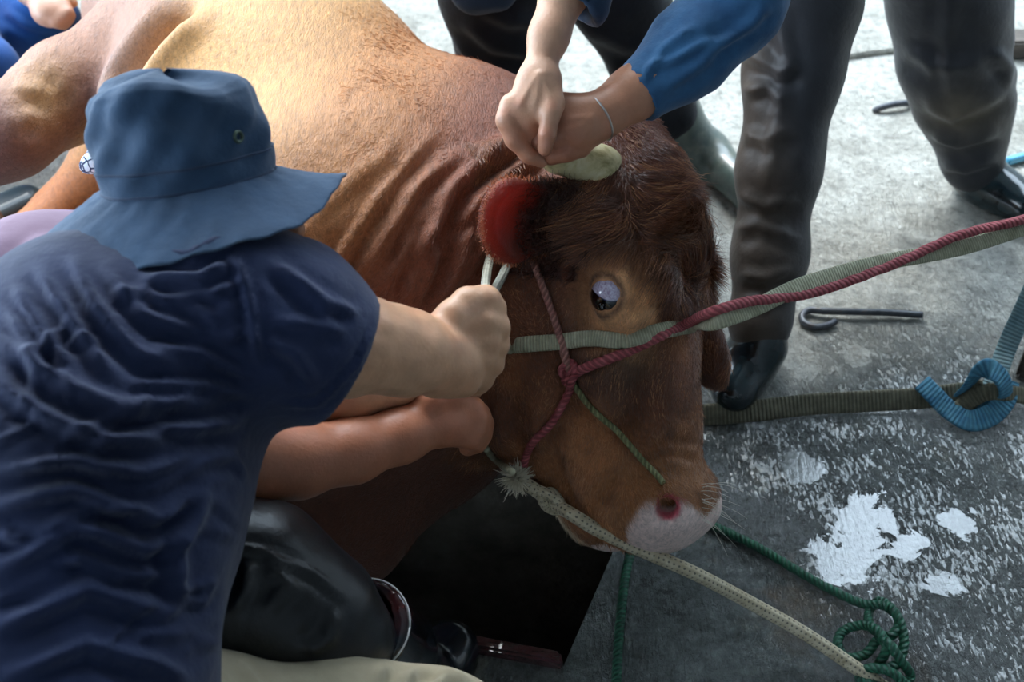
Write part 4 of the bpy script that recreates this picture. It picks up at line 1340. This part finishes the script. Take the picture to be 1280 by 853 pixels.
    return root
dark_man = man_dark()

# ---- the man in the denim sleeve, legs astride on the right
def man_denim():
    base = ground(1080, 340)
    root = empty('person', base, 'man in brown work trousers and blue denim sleeves bending to hold the horn', 'person')
    S = Solid()
    head_solid(S, at(900, -400, 1.42), UP * .7 - FWD * .6 - RT * .3, -FWD * .2 - UP * .8 - RT * .5)
    S.chain([A(900, -400, 1.42, .05), A(930, -370, 1.47, .055), A(985, -320, 1.55, .075), A(1030, -310, 1.72, .11), A(1085, -310, 1.95, .11)], k=.04)
    # right arm down to the horn
    S.chain([A(985, -290, 1.52, .06), A(960, -130, 1.56, .052), A(915, 5, 1.60, .047)], k=.03)
    S.chain([A(915, 5, 1.60, .047), A(850, 75, 1.595, .040), A(790, 118, 1.585, .0315), A(754, 142, 1.57, .0275)], k=.025)
    S.chain([A(752, 144, 1.57, .0275), A(734, 152, 1.565, .0285)], k=.02)
    S.ell(at(718, 160, 1.562), (.036, .034, .026), k=.02)
    S.chain([A(726, 140, 1.56, .022), A(703, 134, 1.562, .020)], k=.015)
    # fingers wrapped over the horn
    S.chain([A(726, 184, 1.565, .0145), A(708, 190, 1.556, .0128), A(690, 195, 1.558, .0108), A(679, 198, 1.566, .0090)], k=.006)
    S.chain([A(706, 164, 1.55, .0165), A(690, 172, 1.546, .0135), A(674, 178, 1.55, .0115), A(664, 184, 1.562, .010)], k=.005)
    S.chain([A(702, 148, 1.552, .0165), A(684, 156, 1.548, .0135), A(667, 161, 1.552, .0115), A(657, 168, 1.566, .010)], k=.005)
    S.chain([A(698, 134, 1.556, .015), A(680, 140, 1.555, .012), A(664, 147, 1.56, .0105), A(654, 154, 1.57, .009)], k=.005)
    S.chain([A(735, 142, 1.59, .017), A(715, 138, 1.615, .014), A(692, 150, 1.635, .012)], k=.008)
    # left arm resting on the knee
    S.chain([A(1060, -300, 1.62, .06), A(1150, -180, 1.8, .05), A(1165, -110, 2.0, .038), A(1168, -85, 2.1, .03)], k=.03)
    S.ell(at(1170, -72, 2.14), (.04, .045, .025), k=.02)
    for i in range(4):
        S.chain([A(1158 + i * 9, -58, 2.15, .011), A(1158 + i * 10, -34, 2.17, .009)], k=.005)
    S.chain([A(1150, -80, 2.14, .012), A(1140, -62, 2.15, .010)], k=.005)
    V, Q = S.mesh(.0036, smooth=2)
    x, y, d = to_px(V)
    c = skin_tint(V, srgb(186, 132, 104), seed=12)
    c = mixc(c, srgb(156, 100, 78), sstep(740, 700, x) * sstep(120, 150, y) * .6)
    N = vnormals(V, Q)
    for pts, a in (([(740, 150), (706, 166)], .0014), ([(740, 146), (702, 150)], .0014), ([(740, 158), (722, 182)], .0014)):
        dd, tt, sd = polydist(x, y, pts)
        V = V + N * (a * np.exp(-(dd / 4) ** 2) * (-(N @ FWD) > 0))[:, None]
    np_mesh('body', V, Q, SKINM, root, col=c)
    # bracelet
    c0 = at(746, 147, 1.568); ax_ = at(790, 118, 1.585) - at(734, 152, 1.565); ax_ /= np.linalg.norm(ax_)
    e1 = np.cross(ax_, FWD); e1 /= np.linalg.norm(e1); e2 = np.cross(ax_, e1)
    ring = np.array([c0 + .0325 * (math.cos(t) * e1 + math.sin(t) * e2) for t in np.linspace(0, 2 * math.pi, 41)])
    m, nt, b = new_mat('bracelet_metal'); b.inputs['Base Color'].default_value = (.5, .48, .46, 1); b.inputs['Metallic'].default_value = .8; b.inputs['Roughness'].default_value = .3
    tube('bracelet', ring, .0014, m, root, n=8)
    c1 = at(668, 160.6, 1.5515); ax1 = at(684, 156, 1.548) - at(667, 161, 1.552); ax1 /= np.linalg.norm(ax1)
    f1 = np.cross(ax1, FWD); f1 /= np.linalg.norm(f1); f2 = np.cross(ax1, f1)
    rg = np.array([c1 + .0122 * (math.cos(t) * f1 + math.sin(t) * f2) for t in np.linspace(0, 2 * math.pi, 25)])
    tube('ring', rg, .0013, m, root, n=6)
    # denim shirt
    T = Solid()
    T.chain([A(985, -320, 1.56, .12), A(1030, -310, 1.74, .15), A(1085, -310, 1.95, .16)], k=.06)
    T.chain([A(985, -280, 1.54, .09), A(962, -130, 1.565, .074), A(922, 2, 1.605, .060), A(860, 66, 1.602, .053), A(800, 116, 1.588, .042)], k=.035)
    T.cut(at(795, 122, 1.587), at(754, 146, 1.57) - at(850, 75, 1.595), .08)
    T.chain([A(830, 92, 1.592, .030), A(740, 150, 1.57, .036)], k=.003, op='s')
    T.chain([A(1060, -300, 1.64, .08), A(1150, -185, 1.8, .065), A(1160, -140, 1.9, .055)], k=.03)
    V, Q = T.mesh(.0052, smooth=2)
    V = fold(V, Q, [([(800, 85), (850, 75), (900, 40)], 6, .004), ([(830, 120), (880, 80), (930, 20)], 7, .005), ([(880, 60), (920, 40), (960, 0)], 8, .006), ([(800, 112), (830, 60), (870, 30)], 6, .003), ([(785, 100), (806, 122), (830, 142)], 3, .003)], 1, (.004, 16), seed=9)
    np_mesh('shirt', V, Q, cloth_mat('blue_denim', srgb(34, 74, 112), srgb(52, 98, 138), wscale=22, bump=.35), root)
    # trousers
    T = Solid()
    T.chain([A(1085, -320, 1.95, .15), A(1038, -230, 1.93, .115), A(1002, 0, 1.99, .088), A(992, 90, 2.02, .075), A(974, 210, 2.05, .066), A(962, 320, 2.075, .058), A(952, 400, 2.09, .048), A(948, 428, 2.10, .040)], k=.04)
    T.chain([A(1085, -320, 1.95, .15), A(1140, -220, 2.07, .125), A(1184, 0, 2.32, .108), A(1192, 70, 2.38, .102), A(1206, 130, 2.44, .088), A(1212, 165, 2.48, .066), A(1214, 200, 2.52, .066)], k=.04)
    V, Q = T.mesh(.0062, smooth=2)
    V = fold(V, Q, [([(935, 60), (975, 90), (1000, 80)], 9, .009), ([(930, 120), (960, 105), (985, 130)], 8, .008), ([(925, 170), (960, 180), (1000, 160)], 8, .006),
                    ([(918, 240), (960, 262), (1000, 250)], 8, .007), ([(918, 290), (950, 280), (1000, 300)], 8, .006), ([(920, 345), (955, 350), (990, 335)], 8, .007), ([(925, 385), (950, 375), (985, 370)], 7, .006),
                    ([(970, 10), (985, 80), (975, 160), (960, 240)], 10, .006),
                    ([(1120, 60), (1160, 90), (1240, 80)], 10, .008), ([(1145, 120), (1190, 140), (1262, 110)], 9, .010), ([(1160, 165), (1200, 178), (1255, 160)], 8, .013),
                    ([(1168, 205), (1210, 215), (1250, 195)], 7, .009), ([(1235, 60), (1262, 90), (1255, 110)], 8, .008), ([(1200, -20), (1180, 50), (1190, 120)], 10, .005)], 1, (.005, 9), seed=10)
    x, y, d = to_px(V)
    c = np.tile(np.array(srgb(44, 46, 52)), (len(V), 1))
    c = mixc(c, srgb(92, 78, 66), sstep(1010, 940, x + 20 * noise3(V, 12, 3)) * sstep(20, 90, y) * .9)
    c = mixc(c, srgb(110, 100, 84), np.exp(-(((x - 1205) / 50) ** 2 + ((y - 142) / 30) ** 2)) * .8)
    np_mesh('trousers', V, Q, tint_mat('work_trousers', .55, .45, 30, .25, .35, 60, .004, sheen=.1), root, col=np.clip(c, 0, 1))
    dk = rubber_mat('wet_rubber', srgb(20, 30, 36), srgb(40, 60, 64), .15)
    # boots
    for ank, toe in (((1226, 226, 2.55), ground(1285, 262, .04)), ((950, 432, 2.10), ground(918, 486, .04))):
        T = Solid()
        an = at(*ank)
        ft = np.array([an[0], an[1] + .03, .045])
        T.chain([(an + [0, 0, .03], .036), (an, .042), (ft, .046), (ft * .45 + toe * .55, .042), (toe, .042)], k=.03)
        T.cut(np.array([an[0], an[1], 0.0]), (0, 0, -1), .35)
        V, Q = T.mesh(.006, smooth=2)
        np_mesh('rubber_boot', V, Q, dk, root)
    hairc = Solid(); hairc.ell(at(905, -415, 1.44), (.092, .092, .09), k=.01)
    V, Q = hairc.mesh(.008)
    np_mesh('hair', V, Q, HAIRM, root)
    return root
denim_man = man_denim()

# ---- the helper at the hind legs
def man_blue():
    base = at(-60, 20, 2.8); base[2] = 0
    root = empty('person', base, 'helper in blue trousers crouching by the hind legs of the bull', 'person')
    S = Solid()
    head_solid(S, at(-40, -420, 2.75), UP * .9 - FWD * .3, RT * .8 - UP * .4)
    S.chain([A(-50, -370, 2.78, .055), A(-70, -300, 2.85, .10), A(-110, -160, 2.98, .12)], k=.04)
    S.chain([A(-20, -300, 2.78, .06), A(10, -130, 2.66, .05), A(40, -20, 2.55, .038), A(58, 5, 2.52, .032)], k=.03)
    S.ell(at(64, 14, 2.51), (.040, .042, .032), k=.02)
    for i in range(4):
        S.chain([A(58 + i * 7, 16 - i * 5, 2.50, .013), A(70 + i * 5, 28 - i * 4, 2.49, .012), A(80 + i * 3, 32 - i * 4, 2.51, .011)], k=.006)
    S.chain([A(60, 0, 2.52, .014), A(80, -2, 2.52, .013), A(92, 4, 2.53, .011)], k=.006)
    S.chain([A(-130, -290, 2.85, .06), A(-190, -160, 2.75, .05), A(-120, -60, 2.6, .04)], k=.03)
    S.ell(at(-105, -45, 2.58), (.045, .04, .03), k=.02)
    for i in range(4):
        S.chain([A(-98, -58 + i * 8, 2.57, .012), A(-75, -52 + i * 8, 2.57, .010)], k=.006)
    S.chain([A(-100, -62, 2.57, .012), A(-85, -72, 2.57, .010)], k=.006)
    S.chain([A(-110, -160, 2.98, .10), A(50, 30, 2.68, .06), A(30, 150, 2.85, .045)], k=.03)
    V, Q = S.mesh(.006, smooth=2)
    np_mesh('body', V, Q, SKINM, root, col=skin_tint(V, srgb(196, 150, 126), seed=15))
    T = Solid()
    T.chain([A(-110, -150, 2.98, .14), A(-10, -40, 2.78, .105), A(52, 28, 2.66, .078)], k=.04)
    T.chain([A(52, 28, 2.66, .078), A(40, 120, 2.80, .06)], k=.03)
    T.chain([A(-130, -140, 2.95, .14), A(-70, 30, 2.62, .09), A(-16, 88, 2.50, .062)], k=.04)
    T.chain([A(-16, 88, 2.50, .060), A(-60, 190, 2.6, .05)], k=.03)
    V, Q = T.mesh(.008, smooth=2)
    V = fold(V, Q, [([(10, 10), (40, 35), (80, 38)], 6, .008), ([(20, 0), (50, 20), (85, 25)], 6, .007)], 1, (.005, 10), seed=11)
    np_mesh('trousers', V, Q, cloth_mat('bright_blue_cotton', srgb(14, 62, 126), srgb(30, 94, 168)), root)
    T = Solid()
    T.chain([A(-60, -320, 2.84, .13), A(-110, -180, 2.98, .15)], k=.05)
    T.chain([A(-20, -305, 2.78, .08), A(5, -150, 2.67, .06)], k=.03)
    T.chain([A(-130, -290, 2.85, .08), A(-185, -180, 2.76, .06)], k=.03)
    V, Q = T.mesh(.010, smooth=2)
    np_mesh('shirt', V, Q, cloth_mat('grey_cotton', srgb(90, 94, 100), srgb(110, 114, 120)), root)
    hairc = Solid(); hairc.ell(at(-44, -436, 2.77), (.088, .088, .085), k=.01)
    V, Q = hairc.mesh(.008)
    np_mesh('hair', V, Q, HAIRM, root)
    return root
blue_man = man_blue()
# ------------------------------------------------------------------ ropes, straps and ironwork
def rope_mat(name, c1, c2, kind='twist', rough=.8, freq=260.0, mark=None):
    m, nt, b = new_mat(name)
    al = tint_n(nt, 'along'); ar = tint_n(nt, 'around')
    co = obj_co(nt)
    n = noise_n(nt, co, 60, 5, .65)
    col = ramp(nt, n, [(0.3, c1), (0.7, c2)])
    if kind == 'braid':      # woven cover with dark tracer ticks
        u = math_n(nt, 'MULTIPLY', ar.outputs['Fac'], 2 * math.pi * 4)
        v = math_n(nt, 'MULTIPLY', al.outputs['Fac'], freq)
        s1 = math_n(nt, 'SINE', math_n(nt, 'ADD', u, v)); s2 = math_n(nt, 'SINE', math_n(nt, 'SUBTRACT', v, u))
        w = math_n(nt, 'MULTIPLY', s1, s2)
        tick = ramp(nt, w, [(0.55, 0.0), (0.72, .75)])
        if mark is not None:
            col = mixrgb(nt, col, mark, tick)
        h = math_n(nt, 'ADD', w, math_n(nt, 'MULTIPLY', n, .6))
        nt.links.new(bump_n(nt, h, .5, .0015), b.inputs['Normal'])
    elif kind == 'web':      # ribbed webbing
        v = math_n(nt, 'SINE', math_n(nt, 'MULTIPLY', al.outputs['Fac'], freq))
        col = mixrgb(nt, col, ramp(nt, v, [(0.0, .72), (0.6, 1.05)]), .8, 'MULTIPLY')
        nt.links.new(bump_n(nt, math_n(nt, 'ADD', v, math_n(nt, 'MULTIPLY', n, 1.5)), .5, .0015), b.inputs['Normal'])
    else:
        f = noise_n(nt, co, 500, 3, .6)
        hx = math_n(nt, 'SINE', math_n(nt, 'ADD', math_n(nt, 'MULTIPLY', ar.outputs['Fac'], 2 * math.pi * 3), math_n(nt, 'MULTIPLY', al.outputs['Fac'], freq * 3)))
        col = mixrgb(nt, col, ramp(nt, hx, [(0.0, .55), (0.5, 1.0), (1.0, 1.1)]), .85, 'MULTIPLY')
        nt.links.new(bump_n(nt, math_n(nt, 'ADD', math_n(nt, 'MULTIPLY', hx, .8), f), .6, .0018), b.inputs['Normal'])
    nt.links.new(col, b.inputs['Base Color'])
    b.inputs['Roughness'].default_value = rough
    return m
def path(pts, lift=.006, n=10):
    """points (px, py, depth|None|'g'); None lies on the bull, 'g' on the ground with optional height"""
    out = []
    for p in pts:
        if p[2] is None:
            q = cast(p[0], p[1], off=lift)
            if q is None: q = at(p[0], p[1], 1.62)
        elif p[2] == 'g':
            q = ground(p[0], p[1], p[3] if len(p) > 3 else lift)
        else:
            q = at(p[0], p[1], p[2])
        out.append(q)
    return bezier(out, n)
def spread(px, n):
    """resample a pixel polyline so that every piece rests on the bull"""
    P = np.array(px, float)
    s = np.concatenate([[0], np.cumsum(np.hypot(*np.diff(P, axis=0).T))])
    t = np.linspace(0, s[-1], n)
    return [(np.interp(a, s, P[:, 0]), np.interp(a, s, P[:, 1]), None) for a in t]

redm = rope_mat('red_rope', srgb(156, 68, 76), srgb(192, 106, 110))
pinkm = rope_mat('faded_red_rope', srgb(156, 98, 92), srgb(190, 142, 130))
webm = rope_mat('cream_webbing', srgb(150, 150, 124), srgb(190, 188, 162), 'web', freq=1500)
creamm = rope_mat('cream_braid', srgb(176, 162, 132), srgb(214, 204, 178), 'braid', freq=420, mark=srgb(60, 62, 66))
greenm = rope_mat('green_twist', srgb(18, 74, 58), srgb(34, 108, 78), rough=.45)
cordm = rope_mat('olive_cord', srgb(112, 116, 78), srgb(158, 158, 112))
grstrap = rope_mat('soiled_strap', srgb(84, 82, 66), srgb(122, 118, 98), 'web', freq=900)
bluem = rope_mat('blue_webbing', srgb(40, 102, 138), srgb(86, 146, 168), 'web', freq=900)

# red lead rope with its cheek straps and knot
rr = empty('halter_rope', ground(716, 470) * [1, 1, 0], 'red rope halter knotted on the cheek of the bull', 'rope')
pts = [(1480, 200, 1.86), (1380, 240, 1.80), (1280, 274, 1.74), (1200, 294, 1.70), (1130, 325, 1.67), (1060, 352, 1.635), (1012, 367, 1.61), (968, 374, 1.592), (936, 377, 1.578), (890, 390, 1.565)] + [(x, y, None) for x, y in ((850, 408), (820, 422), (790, 436), (760, 450), (735, 460), (716, 468))]
tube('lead', path(pts, .007), .0068, redm, rr, n=14, strands_=3, twist=160)
tube('cheek_strap', path([(x, y, None) for x, y in ((668, 322), (673, 340), (684, 370), (694, 398), (702, 424), (707, 442), (714, 466))], .006), .0052, pinkm, rr, n=12, strands_=3, twist=200)
tube('cheek_strap', path([(x, y, None) for x, y in ((718, 470), (712, 446), (706, 428), (700, 418))], .010), .0050, pinkm, rr, n=12, strands_=3, twist=200)
tube('jaw_strap', path([(x, y, None) for x, y in ((716, 470), (714, 484), (700, 508), (684, 530), (670, 548), (660, 566), (657, 580))], .006), .0055, redm, rr, n=12, strands_=3, twist=180)
kn = []
for i in range(34):
    t = i / 33 * 4 * math.pi
    kn.append((714 + 9 * math.cos(t) + 3 * math.cos(t * .5), 466 + 11 * math.sin(t) + 4 * math.sin(t * .5)))
kp = np.array([cast(x, y, off=.010 + .004 * math.sin(i * .8)) for i, (x, y) in enumerate(kn)])
tube('knot', bezier(kp, 3), .0050, redm, rr, n=12, strands_=3, twist=180)
# nose cord
nc = tube('nose_cord', path([(x, y, None) for x, y in ((720, 478), (734, 498), (750, 516), (768, 536), (786, 556), (804, 576), (820, 594), (829, 606))], .005), .0042, cordm, None, n=12, strands_=3, twist=260)
tag(nc, 'thin olive cord from the red knot to the nostril', 'cord')
# cream webbing pulled across the face
wp = [(1480, 215, 1.88), (1380, 252, 1.81), (1280, 285, 1.75), (1200, 310, 1.71), (1100, 329, 1.66), (1040, 345, 1.63), (995, 360, 1.605), (943, 385, 1.585), (895, 402, 1.567)] + [(x, y, None) for x, y in ((860, 408), (820, 415), (780, 421), (740, 424), (700, 427), (660, 430), (634, 433))] + [(618, 434, 1.53), (608, 436, 1.47), (598, 438, 1.45)]
P = path(wp, .006)
w_ = tube('webbing', P, .0115, webm, None, n=12, flat=(.38, -FWD + .15 * UP))
tag(w_, 'cream webbing rope pulled across the face of the bull', 'rope')
# its frayed end by the fist
# white rope loop round the neck by the ear
lp = empty('neck_rope', ground(615, 350) * [1, 1, 0], 'white flecked rope doubled round the neck beside the ear', 'rope')
tube('strand', path([(619, 300, 1.66), (612, 325, 1.64), (608, 345, 1.60), (606, 372, 1.46), (606, 400, 1.45)], .006), .0062, rope_mat('white_braid', srgb(168, 166, 148), srgb(206, 204, 188), 'braid', freq=520, mark=srgb(90, 88, 80)), lp, n=12)
tube('strand', path([(640, 318, 1.70), (628, 345, 1.63), (617, 366, 1.56), (611, 390, 1.47)], .006), .0062, rope_mat('pale_braid', srgb(150, 152, 140), srgb(186, 188, 176), 'braid', freq=520), lp, n=12)
tube('strand', path([(596, 530, 1.60), (604, 548, None), (612, 560, None), (622, 572, None), (640, 590, None)], .006), .0050, webm, lp, n=10)
# cream patterned rope under the jaw, with a frayed end and knot
# rests against the skin where it passes under the jaw
jr = empty('jaw_rope', ground(900, 740) * [1, 1, 0], 'cream rope with dark flecks running from under the jaw to the ground', 'rope')
c0 = cast(664, 596); d0 = to_px(c0)[2] if c0 is not None else 1.7
_c = cast(745, 648); d1 = (to_px(_c)[2] if _c is not None else d0) + .004
tube('strand', path([(655, 604, d0 - .01), (668, 612, d0 - .015), (690, 628, d0 - .02), (716, 644, d1), (740, 659, d1), (764, 671, d1), (788, 682, d1), (815, 694, d1), (870, 718, d1), (940, 755, d0 - .02), (1010, 795, d0 - .02), (1100, 856, d0 - .03), (1240, 950, d0 - .05)]), .0098, creamm, jr, n=16)
tube('knot', path([(672, 612, d0 - .03), (684, 618, d0 - .036), (700, 628, d0 - .034), (697, 638, d0 - .026), (684, 634, d0 - .022), (678, 622, d0 - .03), (690, 616, d0 - .026), (702, 632, d0 - .03)]), .0075, creamm, jr, n=14)
fr = np.tile(at(646, 598, d0 - .015), (420, 1)); fd = rng.normal(0, 1, (420, 3)) - FWD * .5 - RT * .2
fd /= np.linalg.norm(fd, axis=1)[:, None]
m, nt, b = new_mat('frayed_fibre'); b.inputs['Base Color'].default_value = (*srgb(224, 216, 196), 1); b.inputs['Roughness'].default_value = .7
strands('frayed_end', fr + fd * .004, fd, .014 + .008 * rng.random(420), m, jr, seg=3, r0=.0011, curl=rng.normal(0, .25, (420, 3)))
# green ropes on the ground
g1 = tube('green_rope', path([(800, 668, 'g'), (786, 700, 'g'), (779, 740, 'g'), (774, 790, 'g'), (771, 840, 'g'), (769, 900, 'g'), (780, 960, 'g')], .007), .0070, greenm, None, n=14, strands_=3, twist=130)
tag(g1, 'green rope lying straight on the slab beside the pit', 'rope')
cg = [(850, 640, .006), (892, 658, .006), (950, 686, .007), (1010, 722, .008), (1060, 748, .010), (1082, 756, .014), (1106, 758, .03), (1124, 776, .035), (1112, 796, .03), (1090, 786, .018), (1086, 766, .012), (1100, 752, .022),
      (1120, 768, .04), (1130, 800, .03), (1122, 830, .016), (1098, 834, .01), (1108, 812, .036), (1098, 790, .04), (1080, 782, .026), (1056, 788, .010), (1047, 804, .009), (1058, 822, .009), (1082, 818, .016), (1098, 800, .03), (1112, 806, .046), (1126, 826, .035), (1138, 846, .014), (1120, 862, .010), (1090, 856, .012), (1074, 848, .010), (1086, 836, .022), (1116, 842, .03), (1140, 870, .012), (1130, 905, .008)]
g2 = tube('green_rope', path([(x, y, 'g', z) for x, y, z in cg], n=9), .0068, greenm, None, n=14, strands_=3, twist=130)
tag(g2, 'green rope heaped in a tangled knot on the wet concrete', 'rope')
# soiled strap to the blue knotted webbing
st = tube('strap', path([(820, 522, 'g', .012), (880, 519, 'g', .014), (950, 513, 'g', .016), (1010, 506, 'g', .018), (1080, 502, 'g', .018), (1150, 498, 'g', .022), (1200, 492, 'g', .03), (1230, 488, 'g', .04)], n=8), .019, grstrap, None, n=12, flat=(.22, np.array([0, -.75, .66])))
tag(st, 'soiled grey strap stretched over the wet ground behind the head', 'strap')
bw = empty('knotted_webbing', ground(1225, 500), 'blue webbing tied in a loose knot on the ground', 'strap')
tube('tail', path([(1152, 478, 'g', .05), (1166, 492, 'g', .04), (1186, 512, 'g', .02), (1212, 526, 'g', .015), (1240, 518, 'g', .02), (1258, 498, 'g', .035), (1262, 476, 'g', .05)], n=8), .019, bluem, bw, n=12, flat=(.16, np.array([.2, -.55, .8])))
tube('loop', path([(1196, 500, 'g', .012), (1208, 486, 'g', .04), (1222, 468, 'g', .075), (1238, 462, 'g', .085), (1254, 476, 'g', .07), (1256, 496, 'g', .04), (1240, 508, 'g', .02), (1216, 510, 'g', .012)], n=8), .019, bluem, bw, n=12, flat=(.16, np.array([.5, -.6, .6])))
tube('loop', path([(1190, 520, 'g', .012), (1214, 500, 'g', .03), (1236, 490, 'g', .05), (1262, 492, 'g', .04), (1300, 500, 'g', .02), (1360, 520, 'g', .01)], n=8), .015, grstrap, bw, n=12, flat=(.2, np.array([0, -.6, .8])))
tube('strap', path([(1236, 492, 'g', .03), (1246, 470, 'g', .05), (1258, 436, 'g', .08), (1276, 396, 'g', .14), (1310, 330, 'g', .25), (1380, 250, 'g', .4)], n=8), .017, rope_mat('pale_blue_webbing', srgb(110, 146, 156), srgb(150, 178, 182), 'web', freq=900), bw, n=12, flat=(.16, np.array([-.5, -.6, .5])))

# iron hook lying on the ground, bent bar sunk in the concrete
def iron_mat():
    m, nt, b = new_mat('rusty_iron')
    co = obj_co(nt)
    n = noise_n(nt, co, 40, 6, .7)
    nt.links.new(ramp(nt, n, [(0.35, srgb(66, 70, 78)), (0.6, srgb(92, 94, 98)), (0.75, srgb(96, 80, 66))]), b.inputs['Base Color'])
    b.inputs['Metallic'].default_value = .6; b.inputs['Roughness'].default_value = .42
    nt.links.new(bump_n(nt, n, .3, .003), b.inputs['Normal'])
    return m
ironm = iron_mat()
hk = tube('iron_hook', path([(1044, 402, 'g', .008), (1034, 407, 'g', .008), (1018, 409, 'g', .008), (1005, 403, 'g', .008), (1003, 394, 'g', .008), (1012, 388, 'g', .010), (1030, 389, 'g', .013), (1070, 390, 'g', .014), (1110, 391, 'g', .013), (1153, 394, 'g', .010)], n=8), .0068, ironm, None, n=14)
tag(hk, 'iron bar with a hooked eye lying on the concrete', 'hook')
rb = tube('iron_bar', path([(1093, 139, 'g', .0), (1100, 135, 'g', .012), (1114, 131, 'g', .016), (1130, 129, 'g', .016), (1146, 128, 'g', .002)], n=8), .008, ironm, None, n=12)
tag(rb, 'bent iron bar sticking out of the concrete', 'bar')
hs = tube('hose', path([(1258, 202, 'g', .012), (1275, 197, 'g', .012), (1320, 186, 'g', .012), (1400, 160, 'g', .012)], n=8), .010, rubber_mat('blue_hose', srgb(60, 150, 190), srgb(110, 186, 214), .35), None, n=14)
tag(hs, 'pale blue hose end beside the rubber boot', 'hose')

# beveled slabs: kerb at the far right, wet board along the pit
def slab(name, corners, z0, z1, mat, bev=.004, parent=None):
    bm = bmesh.new()
    lo = [bm.verts.new((c[0], c[1], z0)) for c in corners]
    hi = [bm.verts.new((c[0], c[1], z1)) for c in corners]
    n = len(corners)
    for i in range(n):
        j = (i + 1) % n
        bm.faces.new((lo[i], lo[j], hi[j], hi[i]))
    bm.faces.new(hi); bm.faces.new(lo[::-1])
    bmesh.ops.recalc_face_normals(bm, faces=bm.faces)
    bmesh.ops.bevel(bm, geom=bm.edges[:], offset=bev, segments=2, affect='EDGES')
    return bm_obj(name, bm, mat, parent, smooth=False)
km, nt, b = new_mat('old_timber')
n_ = noise_n(nt, obj_co(nt, (1, 6, 6)), 9, 6, .7)
nt.links.new(ramp(nt, n_, [(0.3, srgb(58, 52, 48)), (0.7, srgb(104, 96, 88))]), b.inputs['Base Color']); b.inputs['Roughness'].default_value = .7
nt.links.new(bump_n(nt, n_, .5, .006), b.inputs['Normal'])
kb = slab('timber_beam', [ground(1246, 76), ground(1420, 70), ground(1420, 54), ground(1246, 58)], 0, .05, km, .006)
tag(kb, 'dark old timber beam lying on the pale concrete', 'beam')
sk = slab('wooden_stake', [ground(1268, 474), ground(1300, 478), ground(1300, 466), ground(1270, 462)], 0, .16, km, .006)
tag(sk, 'short wooden stake beside the blue knotted webbing', 'stake')
wm, nt, b = new_mat('wet_stained_board')
n_ = noise_n(nt, obj_co(nt, (3, 12, 12)), 8, 6, .7)
nt.links.new(ramp(nt, n_, [(0.3, srgb(40, 22, 26)), (0.55, srgb(82, 38, 40)), (0.75, srgb(72, 66, 84))]), b.inputs['Base Color']); b.inputs['Roughness'].default_value = .15
b.inputs['Coat Weight'].default_value = .8
nt.links.new(bump_n(nt, noise_n(nt, obj_co(nt), 60, 5, .7), .8, .006), b.inputs['Normal'])
bd_ = slab('wet_board', [ground(585, 800), ground(700, 822), ground(704, 838), ground(585, 816)], -.03, .018, wm, .004)
tag(bd_, 'wet blood-stained board along the near edge of the pit', 'board')
lip = slab('trim_1', [ground(1036, 79), ground(1085, 71), ground(1130, 66), ground(1130, 58), ground(1080, 62), ground(1040, 70)], -.01, .014, FLOORM, .004)
tag(lip, 'broken raised lip in the pale concrete', 'kerb', kind='structure')
# a black sandal and a red rag on the far left
sm = rubber_mat('black_foam', srgb(18, 30, 36), srgb(34, 50, 56), .5)
def sandal():
    root = empty('sandal', ground(10, 262), 'black rubber sandal on the ground under the hind leg', 'sandal')
    T = Solid()
    a = ground(-90, 308, .028); b_ = ground(28, 250, .028)
    T.cone(a, .048, b_, .044, k=.02, flat=((0, 0, 1), 1.75))
    T.cut(np.array([a[0], a[1], .0]) * .5 + np.array([b_[0], b_[1], 0]) * .5, (0, 0, -1), .4)
    V, Q = T.mesh(.006)
    np_mesh('sole', V, Q, sm, root)
    mid = a * .35 + b_ * .65
    dr = (b_ - a) / np.linalg.norm(b_ - a); sd = np.array([-dr[1], dr[0], 0])
    arc = np.array([mid + sd * (.05 * math.cos(t)) + np.array([0, 0, .045 * math.sin(t)]) for t in np.linspace(0, math.pi, 15)])
    tube('strap', arc, .016, rubber_mat('brown_strap', srgb(90, 64, 50), srgb(120, 88, 70), .6), root, n=10, flat=(.2, dr + .001))
sandal()
rag = Solid()
rag.chain([(ground(8, 50, .012), .016), (ground(20, 46, .016), .020), (ground(34, 42, .012), .014)], k=.01)
rag.chain([(ground(18, 54, .010), .014), (ground(30, 50, .012), .016)], k=.01)
rag.cut(ground(20, 48), (0, 0, -1), .2)
V, Q = rag.mesh(.005)
V = V + vnormals(V, Q) * (.004 * noise3(V, 50, 3))[:, None]
o = np_mesh('rag', V, Q, cloth_mat('red_cloth', srgb(110, 24, 30), srgb(150, 44, 48)), None)
tag(o, 'small crumpled dark red rag on the ground behind the hind leg', 'rag')
